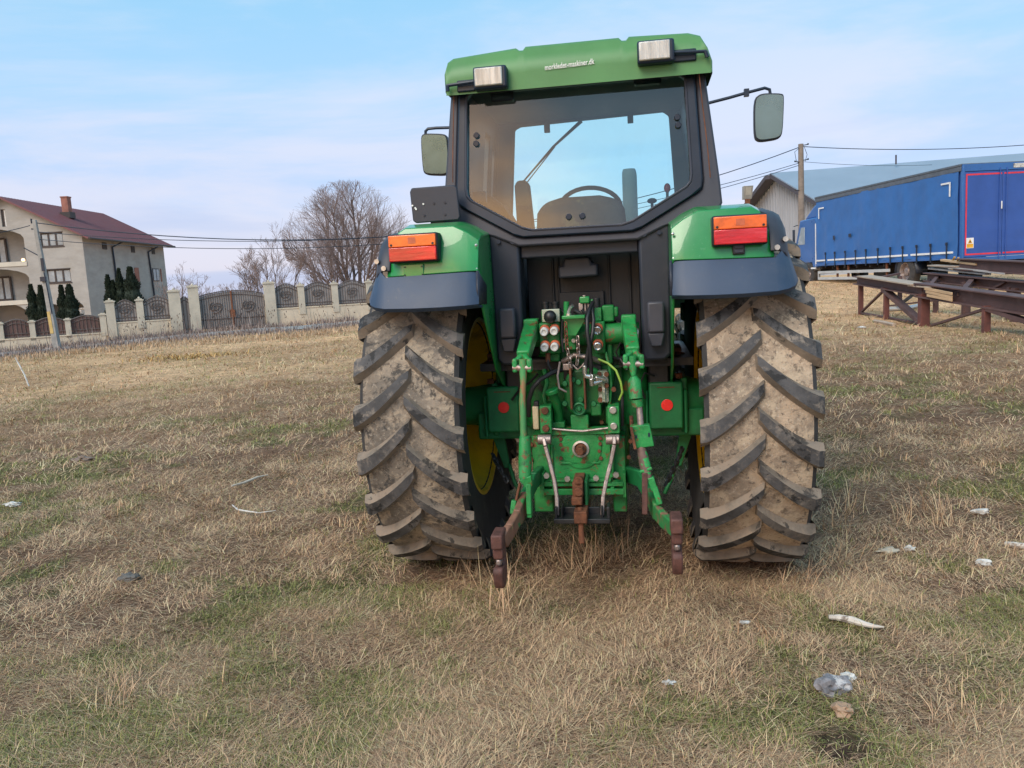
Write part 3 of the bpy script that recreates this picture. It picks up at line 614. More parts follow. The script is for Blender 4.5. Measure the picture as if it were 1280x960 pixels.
# drawbar frame
mb = MB(); bx(mb, 674, 592, 681, 622, -.44, -.2); bx(mb, 778, 592, 783, 622, -.44, -.2)
bx(mb, 688, 600, 764, 602.5, -.46, -.30); bx(mb, 688, 590, 764, 600, -.38, -.3); bx(mb, 680, 603, 722, 608, -.45, -.40); bx(mb, 735, 603, 779, 608, -.45, -.40)
bx(mb, 680, 612, 780, 618.5, -.45, -.36); bx(mb, 763, 603, 768, 613, -.445, -.38); bx(mb, 690, 603, 694, 613, -.445, -.38)
fr = P(mb, 'drawbar_frame', m_green_worn, bev=.003)
mb = MB()
for px, py in ((683, 595), (770, 594), (709, 599), (745, 598)): bolt(mb, px, py, -.47, .016)
for px, py in ((716, 589.5), (741, 589)): bolt(mb, px, py, -.39, .012)
P(mb, 'frame_bolts', m_zinc, parent=fr)
mb = MB(); bx(mb, 697, 603, 717, 611, -.42, -.38); bx(mb, 742, 603, 760, 611, -.42, -.38); P(mb, 'frame_springs', m_rust, parent=fr, bev=.006)
# drawbar, hitch pin and cross bar
mb = MB(); bx(mb, 715, 603, 729, 622, -.62, -.35); bx(mb, 714, 622, 728, 632, -.64, -.40); cl = P(mb, 'drawbar_clevis', m_rust, bev=.006)
mb = MB(); bolt(mb, 723, 615.5, -.635, .022, .02, 16); bolt(mb, 723, 602, -.62, .024, .03, 12); P(mb, 'clevis_bolt', m_rust, parent=cl, bev=.003)
mb = MB(); bx(mb, 730, 602, 735, 632, -.58, -.40); P(mb, 'latch_bar', m_green_dark, bev=.003)
mb = MB(); bx(mb, 692, 649, 763, 655, -.66, -.52); bx(mb, 693, 635, 697, 652, -.64, -.55); bx(mb, 701, 635, 704, 652, -.64, -.55); bx(mb, 751, 634, 754, 652, -.64, -.55); bx(mb, 758, 634, 763, 652, -.64, -.55); bx(mb, 704, 634, 751, 649, -.56, -.54)
P(mb, 'cross_bar', m_black, bev=.006)
mb = MB(); bx(mb, 717, 640, 734, 655, -.70, -.40); P(mb, 'drawbar', m_rust, bev=.006)
mb = MB(); a = L(725, 634, -.66); b = L(727.5, 679, -.68); mb.tube([a, b], [.013, .015], 14); P(mb, 'hitch_pin', m_rust, bev=.003)
# curved pick-up links
for pts in ([(680, 548), (682, 558), (688, 580), (693, 600), (696, 620), (697, 643)], [(768, 546), (768, 556), (763, 580), (758, 600), (754, 620), (753, 643)]):
    mb = MB(); q = [L(px, py, -.50-.10*i/5) for i, (px, py) in enumerate(pts)]
    for i in range(5): mb.beam(q[i], q[i+1]+(q[i+1]-q[i])*.06, .021, .030, up=(0, 1, 0))
    P(mb, 'pickup_link', m_steel, bev=.005)
# bolted side plates
for px, b1, b2 in ((683, 514, 536), (768, 513, 533)):
    mb = MB(); bx(mb, px-9, 508, px+7, 542, -.47, -.30); sp = P(mb, 'side_plate', m_green_worn, bev=.005)
    mb = MB(); bolt(mb, px-2, b1, -.485, .019, .014, 14); bolt(mb, px-1, b2, -.485, .018, .014, 14); P(mb, 'plate_bolt', m_rust if px < 700 else m_zinc, parent=sp, bev=.003)
    mb = MB(); q = L(px-2, 549, -.48); mb.cyl((q.x-.035, -.49, q.z), (q.x+.035, -.49, q.z), .026, n=16); P(mb, 'link_eye', m_steel, parent=sp, bev=.004)
mb = MB(); bx(mb, 665, 508, 674, 537, -.45, -.40); rs = P(mb, 'relay_box', m_cream, bev=.006)
mb = MB(); bx(mb, 667, 502, 673, 508, -.45, -.41); P(mb, 'relay_connector', m_black, parent=rs, bev=.003)
# filler pipe
mb = MB(); mb.tube([L(690, 491, -.44), L(695, 502, -.42), L(698, 515, -.38), L(698, 534, -.36)], [.024, .024, .025, .026], 16); fp = P(mb, 'filler_pipe', m_green_cast)
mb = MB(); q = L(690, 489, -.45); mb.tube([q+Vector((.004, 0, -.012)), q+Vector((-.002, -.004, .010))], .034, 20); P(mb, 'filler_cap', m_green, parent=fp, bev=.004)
mb = MB(); bx(mb, 688, 528, 706, 535, -.41, -.30); P(mb, 'pipe_foot', m_green_cast, parent=fp, bev=.004)
# top-link bracket: rounded green housing with two rusty rails
mb = MB(); poly = [(704, 482), (709, 468), (716, 462), (745, 460), (752, 468), (758, 480), (757, 500), (748, 514), (740, 518), (716, 518), (706, 508)]
mb.prism([L(px, py, -.40) for px, py in poly], (0, .2, 0)); P(mb, 'toplink_housing', m_green_cast, bev=.014)
mb = MB()
for x0, x1, yt in ((711, 716, 461), (729, 733, 470)): bx(mb, x0, yt, x1, 512, -.47, -.38)
P(mb, 'toplink_rail', m_rust, bev=.004)
mb = MB(); q = L(724, 511, -.43); mb.lathe((q.x, 0, q.z), (0, -1, 0), [(.40, .036), (.44, .036), (.445, .026), (.43, .022), (.43, .012), (.445, .010), (.445, 0)], 24)
for px, py in ((706, 480), (706, 505), (742, 505), (726, 500), (723, 478), (716, 475)): bolt(mb, px, py, -.425, .014, .03, 12)
P(mb, 'housing_bolts', m_green_dark, bev=.003)
mb = MB(); bx(mb, 703, 455, 716, 463, -.42, -.30); mb.tube([L(703, 452, -.38), L(718, 444, -.42), L(738, 447, -.42), L(750, 452, -.38)], .014, 10); P(mb, 'top_casting', m_steel, bev=.004)
mb = MB(); bx(mb, 704, 458, 752, 474, -.36, -.28); P(mb, 'recess_shade_block', m_black, bev=.004)  # solid black block stands in for the shade of a recess

# hydraulic remote valves
def coupler(px, py, y, big=.021, hollow=False):
    q = L(px, py, y); up = Vector((.012, .045, .012)); n = Vector((0, -1, -.18)).normalized()
    mb = MB(); mb.cyl(q-n*.10, q-n*.012, .023, n=16); c_ = P(mb, 'coupler', m_rustred if hollow else m_steel, bev=.003)
    mb = MB(); mb.cyl(q-n*.035+Vector((.002, 0, .006)), q-n*.016+Vector((.002, 0, .004)), .0255, n=20); P(mb, 'seal_ring', m_orangering, parent=c_, bev=.003)
    mb = MB()
    if hollow: mb.lathe(q, n, [(-.02, .020), (.005, .021), (.008, .017), (-.004, .013), (-.004, 0)], 20)
    else: mb.lathe(q, n, [(-.02, big), (.004, big), (.009, big*.86), (.009, big*.62), (.004, big*.55), (.004, 0)], 22)
    P(mb, 'dust_cap', m_chrome if hollow else m_white, parent=c_)
mb = MB(); bx(mb, 673, 404, 701, 442, -.42, -.30); bx(mb, 676, 388, 701, 406, -.40, -.28); bx(mb, 682, 442, 700, 452, -.38, -.30); vb = P(mb, 'valve_block', m_green_cast, bev=.008)
mb = MB(); bx(mb, 677, 387, 700, 402, -.415, -.39); P(mb, 'valve_plate', mat('bare_aluminium', (.42, .47, .38), .5, .4, var=.2, vs=12), parent=vb, bev=.003)
for px in (682, 694.5):
    mb = MB(); a = L(px, 390, -.37); b = L(px, 377, -.37); mb.lathe((a.x, a.y, 0), (0, 0, 1), [(a.z, .018), (b.z-.012, .019), (b.z-.01, .022), (b.z, .022), (b.z, 0)], 16); P(mb, 'solenoid', m_rubber, parent=vb)
for px, py in ((680, 415), (692.5, 414), (680.5, 434.5), (693, 434)): coupler(px, py, -.46)
mb = MB(); q = L(687.5, 396, -.45); mb.sphere(q, .033, 20); mb.cyl(q, q+Vector((0, .06, -.0)), .010); P(mb, 'ball_knob', m_rubber)
mb = MB(); bx(mb, 743, 402, 757, 442, -.40, -.28); bx(mb, 752, 382, 768, 402, -.36, -.26); bx(mb, 757, 403, 766, 455, -.34, -.22); bx(mb, 766, 384, 773, 396, -.35, -.27); bx(mb, 757, 404, 776, 460, -.30, -.2); vb2 = P(mb, 'valve_block', m_green_cast, bev=.008)
mb = MB(); bx(mb, 743, 385, 752, 401, -.39, -.30); P(mb, 'valve_plate', m_green_worn, parent=vb2, bev=.003)
mb = MB(); a = L(746, 386, -.35); mb.cyl(a, a+Vector((0, 0, .055)), .019); a = L(766, 412, -.3); mb.cyl(a, a+Vector((0, -.02, 0)), .022); P(mb, 'solenoid', m_rubber, parent=vb2, bev=.003)
for px, py in ((746.5, 413), (747, 433)): coupler(px, py, -.44, hollow=True)
# dirty brown region between
mb = MB(); bx(mb, 718, 404, 742, 446, -.30, -.24); P(mb, 'valve_backing', m_rust, bev=.006)
mb = MB(); q = L(727, 416, -.36); mb.lathe((q.x, 0, q.z), (0, -1, 0), [(.28, .022), (.36, .022), (.362, .012), (.35, .010), (.35, 0)], 18)
for px, py in ((705, 426), (717, 426)): bolt(mb, px, py, -.39, .012, .02, 10)
P(mb, 'blanking_plugs', m_zinc, bev=.002)
mb = MB(); bx(mb, 703, 420, 720, 437, -.375, -.30); P(mb, 'valve_foot', m_green_worn, bev=.004)
# funnel bracket
mb = MB(); pts = [(703, 396), (730, 397), (731, 401), (720, 420), (708, 420), (706, 405)]
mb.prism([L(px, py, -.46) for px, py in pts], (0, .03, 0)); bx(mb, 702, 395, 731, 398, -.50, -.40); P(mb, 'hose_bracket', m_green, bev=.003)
mb = MB(); mb.tube([L(711, 395, -.47), L(711, 389, -.47), L(713, 384, -.47), L(716, 382, -.48)], .009, 10); mb.cyl(L(711, 396, -.47), L(711, 392, -.47), .014, n=6); P(mb, 'elbow_fitting', m_chrome)
mb = MB(); mb.cyl(L(708, 395, -.42), L(708, 377, -.42), .014); P(mb, 'bracket_post', m_green_worn)
# small green topped housing at top centre
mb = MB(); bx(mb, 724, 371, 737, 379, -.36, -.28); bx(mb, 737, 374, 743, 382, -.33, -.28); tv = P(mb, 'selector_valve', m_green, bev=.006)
mb = MB(); bx(mb, 723, 379, 729, 391, -.35, -.29); bx(mb, 730, 379, 733, 391, -.34, -.29); bx(mb, 734, 379, 737, 388, -.34, -.29); bx(mb, 728, 369, 732, 372, -.33, -.31); P(mb, 'valve_body', m_steel, parent=tv, bev=.003)
mb = MB(); mb.cyl(L(725, 392, -.38), L(718, 388, -.38), .012); mb.tube([L(727, 387, -.4), L(731, 392, -.4), L(737, 386, -.38)], .008, 8); P(mb, 'linkage', m_black, parent=tv)
# hoses
mb = MB(); mb.tube([L(741, 378, -.40), L(737, 386, -.45), L(734, 398, -.50), L(734, 415, -.52), L(737, 435, -.52), L(739, 455, -.50), L(739, 471, -.48)], .0105, 12)
mb.tube([L(739, 381, -.42), L(742, 400, -.47), L(741, 415, -.50), L(736, 435, -.51), L(733, 450, -.50), L(732, 460, -.50)], .0105, 12); P(mb, 'hydraulic_hose', m_rubber)
mb = MB(); mb.tube([L(731, 457, -.50), L(731, 466, -.50), L(732, 470, -.50), L(738, 471, -.50)], .013, 12)
mb.cyl(L(738, 471, -.50), L(746, 471, -.46), .016, n=6); mb.cyl(L(739, 473, -.50), L(740, 482, -.49), .012); mb.cyl(L(740, 480, -.48), L(752, 476, -.46), .013); mb.cyl(L(744, 472, -.48), L(756, 474, -.46), .013, n=6)
P(mb, 'hose_fitting', m_chrome, bev=.002)
mb = MB(); bx(mb, 747, 464, 760, 503, -.42, -.36); bx(mb, 752, 478, 757, 502, -.44, -.40); bx(mb, 759, 465, 761, 502, -.43, -.36); mn = P(mb, 'manifold', mat('silver_green_manifold', (.24, .32, .24), .4, .5, var=.3, vs=14, patch=[((.7, .7, .66), 18, .5, .6, .7)], bump=.3), bev=.004)
mb = MB()
for px, py in ((750, 487), (750, 500), (758, 482), (749, 468), (758, 468), (767, 487)): bolt(mb, px, py, -.44, .012, .02, 12)
P(mb, 'manifold_plugs', m_rust, parent=mn)
mb = MB(); mb.tube([L(748, 449, -.40), L(760, 454, -.42), L(770, 463, -.44), L(776, 478, -.45), L(778, 490, -.45), L(774, 500, -.44)], .006, 8); P(mb, 'yellow_green_pipe', mat('yellow_green_hose', (.25, .42, .06), .5), bev=0)
mb = MB(); mb.tube([L(777, 486, -.44), L(778, 500, -.44), L(778, 532, -.42)], .008, 8); P(mb, 'brake_pipe', m_black)
mb = MB(); mb.tube([L(703, 462, -.40), L(690, 466, -.45), L(676, 474, -.48), L(666, 485, -.48), L(661, 500, -.46), L(661, 520, -.40)], .012, 10); mb.tube([L(685, 443, -.42), L(685, 455, -.43), L(690, 465, -.42)], .008, 8); mb.tube([L(765, 447, -.3), L(776, 449, -.35), L(784, 462, -.36)], .010, 8); P(mb, 'rubber_hose', m_rubber)
mb = MB(); mb.cyl(L(685, 441, -.42), L(685, 452, -.42), .013); mb.cyl(L(789, 520, -.42), L(790, 536, -.42), .010); P(mb, 'hose_end', m_rust)
# chains
def chain(mb, pts, lk=.030, r=.0032):
    pts = [Vector(p) for p in pts]; seg = [(pts[i], pts[i+1]) for i in range(len(pts)-1)]
    k = 0
    for a, b in seg:
        n = max(1, round((b-a).length/(lk*.72))); d = (b-a).normalized()
        for i in range(n):
            c_ = a+(b-a)*((i+.5)/n); sd = d.orthogonal().normalized() if k % 2 else d.cross(d.orthogonal()).normalized(); k += 1
            if i % 1 == 0:
                lp = [c_+d*(lk*.5-.008)*(1 if abs(t) < PI/2 else -1)+d*.008*math.cos(t)*1+sd*.0085*math.sin(t) for t in [(-PI+2*PI*j/12) for j in range(12)]]
                mb.tube(lp+[lp[0]], r, 5, cap=False)
    return mb
mb = MB(); chain(mb, [L(707, 403, -.50), L(708, 420, -.50), L(709, 436, -.50)]); P(mb, 'rusty_chain', m_rust)
mb = MB(); chain(mb, [L(709, 436, -.50), L(712, 448, -.50), L(713, 459, -.49)]); chain(mb, [L(722, 421, -.46), L(723, 440, -.46), L(721, 456, -.46)]); P(mb, 'steel_chain', m_steel)
mb = MB(); chain(mb, [L(616, 568, -.25), L(624, 585, -.35), L(634, 602, -.45)], .055, .007); P(mb, 'check_chain', m_black)
mb = MB(); chain(mb, [L(853, 560, -.1), L(845, 580, -.3), L(832, 606, -.5)], .055, .007); P(mb, 'check_chain', m_black)

# lift arms
for tx0, ty0, tx1, ty1, tip, pr in ((664, 412, 654, 446, (653, 450), (644, 662)), (786, 407, 791, 441, (791, 445), (782, 802))):
    mb = MB(); a = L(tx0, ty0, -.40); b = L(tx1, ty1, -.74)
    mb.beam(a, b, .070, .085, .062, .06)
    mb.beam(a+Vector((0, .08, .0)), a+Vector((0, -.02, .0)), .075, .11)
    for pp in pr:
        q = L(pp, tip[1]+6, -.79); mb.beam(b+Vector((.0, 0, .0)), q, .03, .045, .022, .045); mb.beam(q+Vector((0, 0, .03)), q-Vector((0, 0, .035)), .024, .05, up=(0, 1, 0))
    la = P(mb, 'lift_arm', m_green_worn, bev=.008)
    mb = MB(); p0 = L(pr[0]-3, tip[1]+10, -.80); p1 = L(pr[1]+2, tip[1]+10, -.80); mb.cyl(p0, p1, .016, n=14); P(mb, 'arm_pin', m_steel, parent=la)
mb = MB(); q = L(795.5, 417, -.45); mb.cyl(q+Vector((-.02, 0, 0)), q+Vector((.012, 0, 0)), .025, n=16); P(mb, 'shaft_bolt', m_zinc, bev=.003)
# left lift link
mb = MB(); mb.tube([L(653.5, 449, -.80), L(654, 462, -.80), L(654, 480, -.81), L(653, 500, -.82), L(654.5, 546, -.84)], [.018, .019, .014, .016, .016], 12); rod = P(mb, 'lift_rod', mat('rust_streaked_green_rod', (.06, .25, .08), .5, 0, var=.2, vs=14, patch=[((.30, .13, .06), 13, .47, .56, .9)], bump=.3, stretch=(1, 1, .4)))
mb = MB(); mb.tube([L(656, 545, -.84), L(656, 550, -.84), L(656.5, 578, -.86), L(656, 598, -.87)], [.024, .027, .032, .028], 18); P(mb, 'lift_sleeve', m_green_worn)
mb = MB(); mb.beam(L(657, 596, -.87), L(662, 608, -.87), .06, .05, .035, .04, up=(0, 1, 0)); mb.beam(L(661, 604, -.87), L(662, 642, -.88), .024, .045, up=(0, 1, 0)); mb.beam(L(659, 640, -.88), L(665, 640, -.88), .03, .05); mb.beam(L(650, 604, -.84), L(643, 636, -.86), .012, .03, up=(0, 1, 0), mi=1); mb.beam(L(643, 625, -.86), L(641, 642, -.87), .024, .045, up=(0, 1, 0)); P(mb, 'link_fork', [m_green_worn, m_rust], bev=.004)
# right lift link
mb = MB(); mb.tube([L(791, 445, -.80), L(791, 458, -.80), L(792, 470, -.81)], [.018, .02, .012], 12); mb.tube([L(792, 470, -.81), L(793, 476, -.81), L(795, 498, -.82)], [.014, .030, .031], 16); mb.tube([L(796, 499, -.82), L(797, 508, -.82)], .027, 16); P(mb, 'lift_rod', m_green_worn)
mb = MB(); mb.tube([L(799, 508, -.82), L(801, 532, -.83)], .0155, 12); P(mb, 'threaded_rod', m_steel)
mb = MB(); mb.prism([L(787, 534, -.86), L(793, 532, -.86), L(812, 531, -.86), L(818, 558, -.86), L(793, 561, -.86)], (0, .05, 0)); br = P(mb, 'levelling_bracket', m_green_worn, bev=.004)
mb = MB(); mb.beam(L(789, 534, -.875), L(794, 561, -.875), .012, .02, up=(0, 1, 0)); P(mb, 'bracket_edge', m_rust, parent=br)
mb = MB(); bx(mb, 794, 544, 796.5, 548, -.863, -.85); bx(mb, 810, 541, 812.5, 546, -.863, -.85); P(mb, 'bracket_slots', m_frame, parent=br)
mb = MB(); mb.tube([L(801, 558, -.84), L(806, 580, -.86), L(809, 598, -.87)], [.02, .026, .022], 14); P(mb, 'lift_sleeve', mat('chipped_green_sleeve', (.16, .10, .08), .6, .1, var=.3, vs=14, patch=[((.03, .36, .09), 12, .50, .53, 1)], bump=.4), bev=0)
mb = MB(); mb.beam(L(806, 590, -.87), L(806, 642, -.88), .026, .045, up=(0, 1, 0), mi=1); mb.beam(L(813, 596, -.87), L(818, 612, -.87), .03, .045, up=(0, 1, 0)); mb.beam(L(818, 608, -.87), L(825, 630, -.88), .026, .045, up=(0, 1, 0)); mb.beam(L(800, 590, -.88), L(815, 585, -.88), .014, .014); P(mb, 'link_fork', [m_green_worn, m_rustred], bev=.004)
# lower links with claw hooks
m_linkmix = mat('rust_worn_link', (.22, .11, .07), .6, .15, var=.3, vs=10, patch=[((.02, .22, .06), 7, .50, .56, .95)], bump=.3)
for pts, hook in (([(680, 588, -.25), (668, 600, -.55), (657, 622, -.78), (648, 645, -.92), (638, 662, -1.02), (629, 676, -1.08)], (621.5, 667)), ([(778, 590, -.25), (800, 598, -.50), (812, 618, -.72), (820, 638, -.86), (830, 650, -.96), (842, 660, -1.06)], (845.5, 647))):
    mb = MB(); q = [L(*p) for p in pts]
    for i in range(5): mb.beam(q[i], q[i+1]+(q[i+1]-q[i])*.10, .034, .085 if i < 3 else .07, up=(0, 0, 1), mi=0 if i < 2 else 1)
    ll = P(mb, 'lower_link', [m_green_dark, m_linkmix], bev=.007)
    c = L(hook[0], hook[1], -1.14); x = c.x; z = c.z; mb = MB()
    # side outline of the claw (y towards the camera negative)
    mb.prism([(x-.026, -1.17, z), (x-.026, -1.05, z+.004), (x-.026, -1.05, z-.068), (x-.026, -1.17, z-.066)], (.052, 0, 0))
    mb.prism([(x-.023, -1.155, z-.066), (x-.023, -1.06, z-.066), (x-.023, -1.06, z-.12), (x-.023, -1.15, z-.118)], (.046, 0, 0))
    mb.prism([(x-.012, -1.145, z-.118), (x-.012, -1.09, z-.118), (x-.012, -1.09, z-.148), (x-.012, -1.145, z-.148)], (.024, 0, 0), mi=1)
    mb.prism([(x-.022, -1.09, z-.10), (x-.022, -1.05, z-.10), (x-.022, -1.05, z-.22), (x-.022, -1.10, z-.255), (x-.022, -1.15, z-.250), (x-.022, -1.175, z-.215), (x-.022, -1.18, z-.165), (x-.022, -1.165, z-.147), (x-.022, -1.13, z-.155), (x-.022, -1.10, z-.15)], (.044, 0, 0))
    P(mb, 'claw_hook', [m_rustred, m_steel], bev=.008, parent=ll)

# extra pipes, wiring and small fittings
for nm, m_, r__, pts in (('oil_pipe', m_steel, .006, [(700, 452, -.44), (697, 470, -.45), (699, 485, -.45), (708, 490, -.44)]), ('oil_pipe', m_green_worn, .007, [(757, 440, -.38), (762, 460, -.40), (764, 480, -.40), (762, 505, -.40)]),
                         ('wiring', m_rubber, .006, [(700, 386, -.34), (706, 392, -.36), (703, 402, -.40), (702, 420, -.43), (704, 440, -.43)]), ('wiring', m_rubber, .005, [(766, 400, -.30), (776, 405, -.34), (777, 425, -.36), (770, 440, -.34), (776, 455, -.33)]),
                         ('wiring', m_rubber, .007, [(640, 500, -.24), (650, 486, -.26), (662, 478, -.30), (672, 468, -.34)]), ('wiring', m_rubber, .006, [(818, 470, -.24), (806, 466, -.28), (800, 480, -.26), (806, 498, -.24)]),
                         ('oil_pipe', m_steel, .005, [(716, 456, -.44), (722, 462, -.45), (727, 458, -.45), (732, 452, -.44)]), ('oil_pipe', m_green_cast, .012, [(680, 462, -.34), (684, 478, -.36), (680, 494, -.36), (682, 508, -.38)])):
    P(MB().tube([L(*p) for p in pts], r__, 8), nm, m_)
for px, py in ((664, 556), (664, 575), (788, 552), (786, 572), (672, 600), (700, 530), (752, 528), (711, 446), (735, 447)):
    mb = MB(); bolt(mb, px, py, -.375, .011, .02); P(mb, 'casting_bolt', m_rust)
mb = MB(); bx(mb, 688, 556, 692, 590, -.432, -.42); bx(mb, 760, 556, 764, 590, -.432, -.42); bx(mb, 700, 578, 750, 580, -.430, -.42)
for q in mb.pieces(): P(q, 'plate_rib', m_green_worn, bev=.003)
mb = MB(); bx(mb, 738, 505, 752, 520, -.42, -.30); P(mb, 'casting_lug', m_green_cast, bev=.008)
mb = MB(); bx(mb, 757, 508, 764, 530, -.40, -.30); P(mb, 'casting_lug', m_green_cast, bev=.006)

for pts in ([(869.5, 56, -.462), (873, 85, -.468), (878, 130, -.475), (884, 180, -.482), (888, 222, -.488)], [(568, 92, -.462), (567, 140, -.468), (566, 190, -.475), (566, 228, -.482)]):
    P(MB().tube([L(*p) for p in pts], .0028, 6), 'door_seal', m_rust)

# ================================================================== GROUND
def patchiness(x, y):
    """0 = bleached straw, 1 = green turf ; second value = bare/dark thatch"""
    g = fbm(x, y, 1.2, 21, 4)*.85+.085+(fbm(x, y, .28, 33, 3)-.5)*.85
    for px, py, r, a in ((440, 740, .7, .16), (330, 790, .5, .12), (130, 905, .35, .10), (520, 870, .4, .12), (730, 770, .5, .12), (1130, 770, .30, .16), (700, 660, 1.0, .18),
                         (60, 790, .5, -.22), (1130, 640, .8, -.16), (700, 900, .3, -.12), (1150, 850, .6, -.14), (240, 530, 1.3, .06), (620, 690, .6, .12)):
        q = PG[(px, py)]; g = g+a*np.exp(-((x-q[0])**2+(y-q[1])**2)/(r*r))
    g = sstep(g, .46, .72); far = sstep(y, 6, 15); return g*(1-.62*far), fbm(x, y, .9, 55, 4)
PG = {(px, py): G(px, py) for px, py in ((440, 740), (330, 790), (130, 905), (520, 870), (730, 770), (1130, 770), (700, 660), (60, 790), (1130, 640), (700, 900), (1150, 850), (240, 530), (620, 690))}
STRAW = np.array([.72, .465, .275]); STRAW2 = np.array([.54, .34, .195]); GREEN = np.array([.18, .195, .068]); THATCH = np.array([.25, .15, .10]); FARS = np.array([.72, .465, .275])
def mixa(a, b, t): return a*(1-t[:, None])+b*t[:, None]
def ground_col(x, y):
    g, b = patchiness(x, y); d = np.hypot(x, y)
    c = mixa(np.tile(THATCH*.85, (len(x), 1)), np.tile(GREEN*.62, (len(x), 1)), g*.8)
    c = c*(.75+.5*b)[:, None]
    far = sstep(d, 6, 22)
    fc = mixa(np.tile(STRAW2*.9, (len(x), 1)), np.tile(FARS, (len(x), 1)), sstep(fbm(x, y, 3.5, 77, 4)+.14*sstep(x, 2, 8)+.12*sstep(y, 22, 31), .42, .68))
    fc = mixa(fc, np.tile(GREEN*1.35, (len(x), 1)), g*.35)
    c = mixa(c, fc, far)
    q = G(1050, 935); t = np.exp(-((x-q[0])**2+(y-q[1])**2)/.02); c = mixa(c, np.tile([.075, .048, .036], (len(x), 1)), np.clip(t*1.2, 0, 1))
    return c
ax = np.concatenate([-np.geomspace(4000, 9, 40), np.linspace(-8.6, 12, 290), np.geomspace(12.4, 4000, 45)])
ay = np.concatenate([-np.geomspace(4000, 3, 24), np.linspace(-2.5, 14, 230), np.linspace(14.2, 42, 120), np.geomspace(43, 4000, 40)])
XX, YY = np.meshgrid(ax, ay); xf, yf = XX.ravel(), YY.ravel(); nx, ny = len(ax), len(ay)
ii, jj = np.meshgrid(np.arange(nx-1), np.arange(ny-1)); b_ = (jj*nx+ii).ravel()
gF = np.stack([b_, b_+1, b_+nx+1, b_+nx], 1)
m_ground, nt, bb = nodes('matted_turf'); lk = nt.links.new
tc = nt.nodes.new('ShaderNodeTexCoord'); va = nt.nodes.new('ShaderNodeVertexColor'); va.layer_name = 'Col'
n1 = ramp(nt, noise(nt, tc.outputs['Object'], 28, 8, .75), .3, .72); n2 = ramp(nt, noise(nt, tc.outputs['Object'], 3.2, 8, .72, .4), .32, .7)
c1 = mixc(nt, n1, (.50, .48, .46), (1.45, 1.42, 1.36)); c2 = mixc(nt, n2, (.72, .70, .68), (1.25, 1.24, 1.2))
c = mixc(nt, 1.0, va.outputs['Color'], c1, 'MULTIPLY'); c = mixc(nt, 1.0, c, c2, 'MULTIPLY'); lk(c, bb.inputs['Base Color'])
bb.inputs['Roughness'].default_value = .95; bb.inputs['Specular IOR Level'].default_value = .15
bn = nt.nodes.new('ShaderNodeBump'); bn.inputs['Strength'].default_value = .9; bn.inputs['Distance'].default_value = .03; lk(noise(nt, tc.outputs['Object'], 22, 10, .8), bn.inputs['Height']); lk(bn.outputs[0], bb.inputs['Normal'])
go = fastmesh('ground', np.stack([xf, yf, gz(xf, yf)], 1), [gF], m_ground, cols=ground_col(xf, yf), smooth=True); tag(go, kind='structure')

# ------------------------------------------------------------------ grass
m_grass, nt, bb = nodes('grass_blade'); lk = nt.links.new
va = nt.nodes.new('ShaderNodeVertexColor'); va.layer_name = 'Col'; lk(va.outputs['Color'], bb.inputs['Base Color'])
bb.inputs['Roughness'].default_value = .7; bb.inputs['Specular IOR Level'].default_value = .2
def blades(x, y, ln, az, inc, curl, wid, col, z0=None, n=3):
    """n quads-1 then a tip; all arguments arrays"""
    N = len(x); z = (gz(x, y) if z0 is None else z0)-.004
    px = x.copy(); py = y.copy(); pz = z.copy(); th = inc.copy(); V = []
    wx = -np.sin(az); wy = np.cos(az)
    for k in range(n+1):
        w = wid*(1-.75*(k/n)**2)*.5
        if k < n: V += [np.stack([px-wx*w, py-wy*w, pz], 1), np.stack([px+wx*w, py+wy*w, pz], 1)]
        else: V.append(np.stack([px, py, pz], 1))
        s = ln/n; px = px+np.cos(az)*np.cos(th)*s; py = py+np.sin(az)*np.cos(th)*s; pz = pz+np.sin(th)*s; th = th-curl/n
        pz = np.maximum(pz, z+.002+.006*((k+1)/n))
        az = az+rng.normal(0, .18, N); 
    k = 2*n+1; A = np.stack(V, 1).reshape(-1, 3); o = np.arange(N)*k
    Q = [np.stack([o+2*i, o+2*i+1, o+2*i+3, o+2*i+2], 1) for i in range(n-1)]
    T = np.stack([o+2*n-2, o+2*n-1, o+2*n], 1)
    return A, np.concatenate(Q), T, np.repeat(col, k, axis=0)
def collect(name, sets, m, label, cat):
    V = []; Q = []; T = []; C = []; o = 0
    for a, q, t, c in sets: V.append(a); Q.append(q+o); T.append(t+o); C.append(c); o += len(a)
    ob = fastmesh(name, np.concatenate(V), [np.concatenate(Q), np.concatenate(T)], m, cols=np.concatenate(C)); return tag(ob, label, cat, kind='stuff')
def wedge(n, d0, d1, half=40, pw=1.0):
    d = np.sqrt(rng.random(n)*(d1*d1-d0*d0)+d0*d0) if pw == 1 else d0+(d1-d0)*rng.random(n)**pw
    a = R_(90)+np.radians(rng.uniform(-half, half, n)); return d*np.cos(a), d*np.sin(a)
def grass_cols(x, y, green, g=None):
    n = len(x); r = rng.random(n)[:, None]; r2 = rng.random(n)[:, None]
    st = STRAW*(.62+.70*r)+(r2-.5)*np.array([.05, .035, .01]); dead = np.array([.33, .215, .14])*(.5+.8*r)
    st = np.where(r2 > .62, dead, st)
    gr = GREEN*(.65+.8*r)+np.array([.10, .075, .01])*(r2**2)
    return np.clip(np.where(green[:, None], gr, st), .01, .72)
sets = []
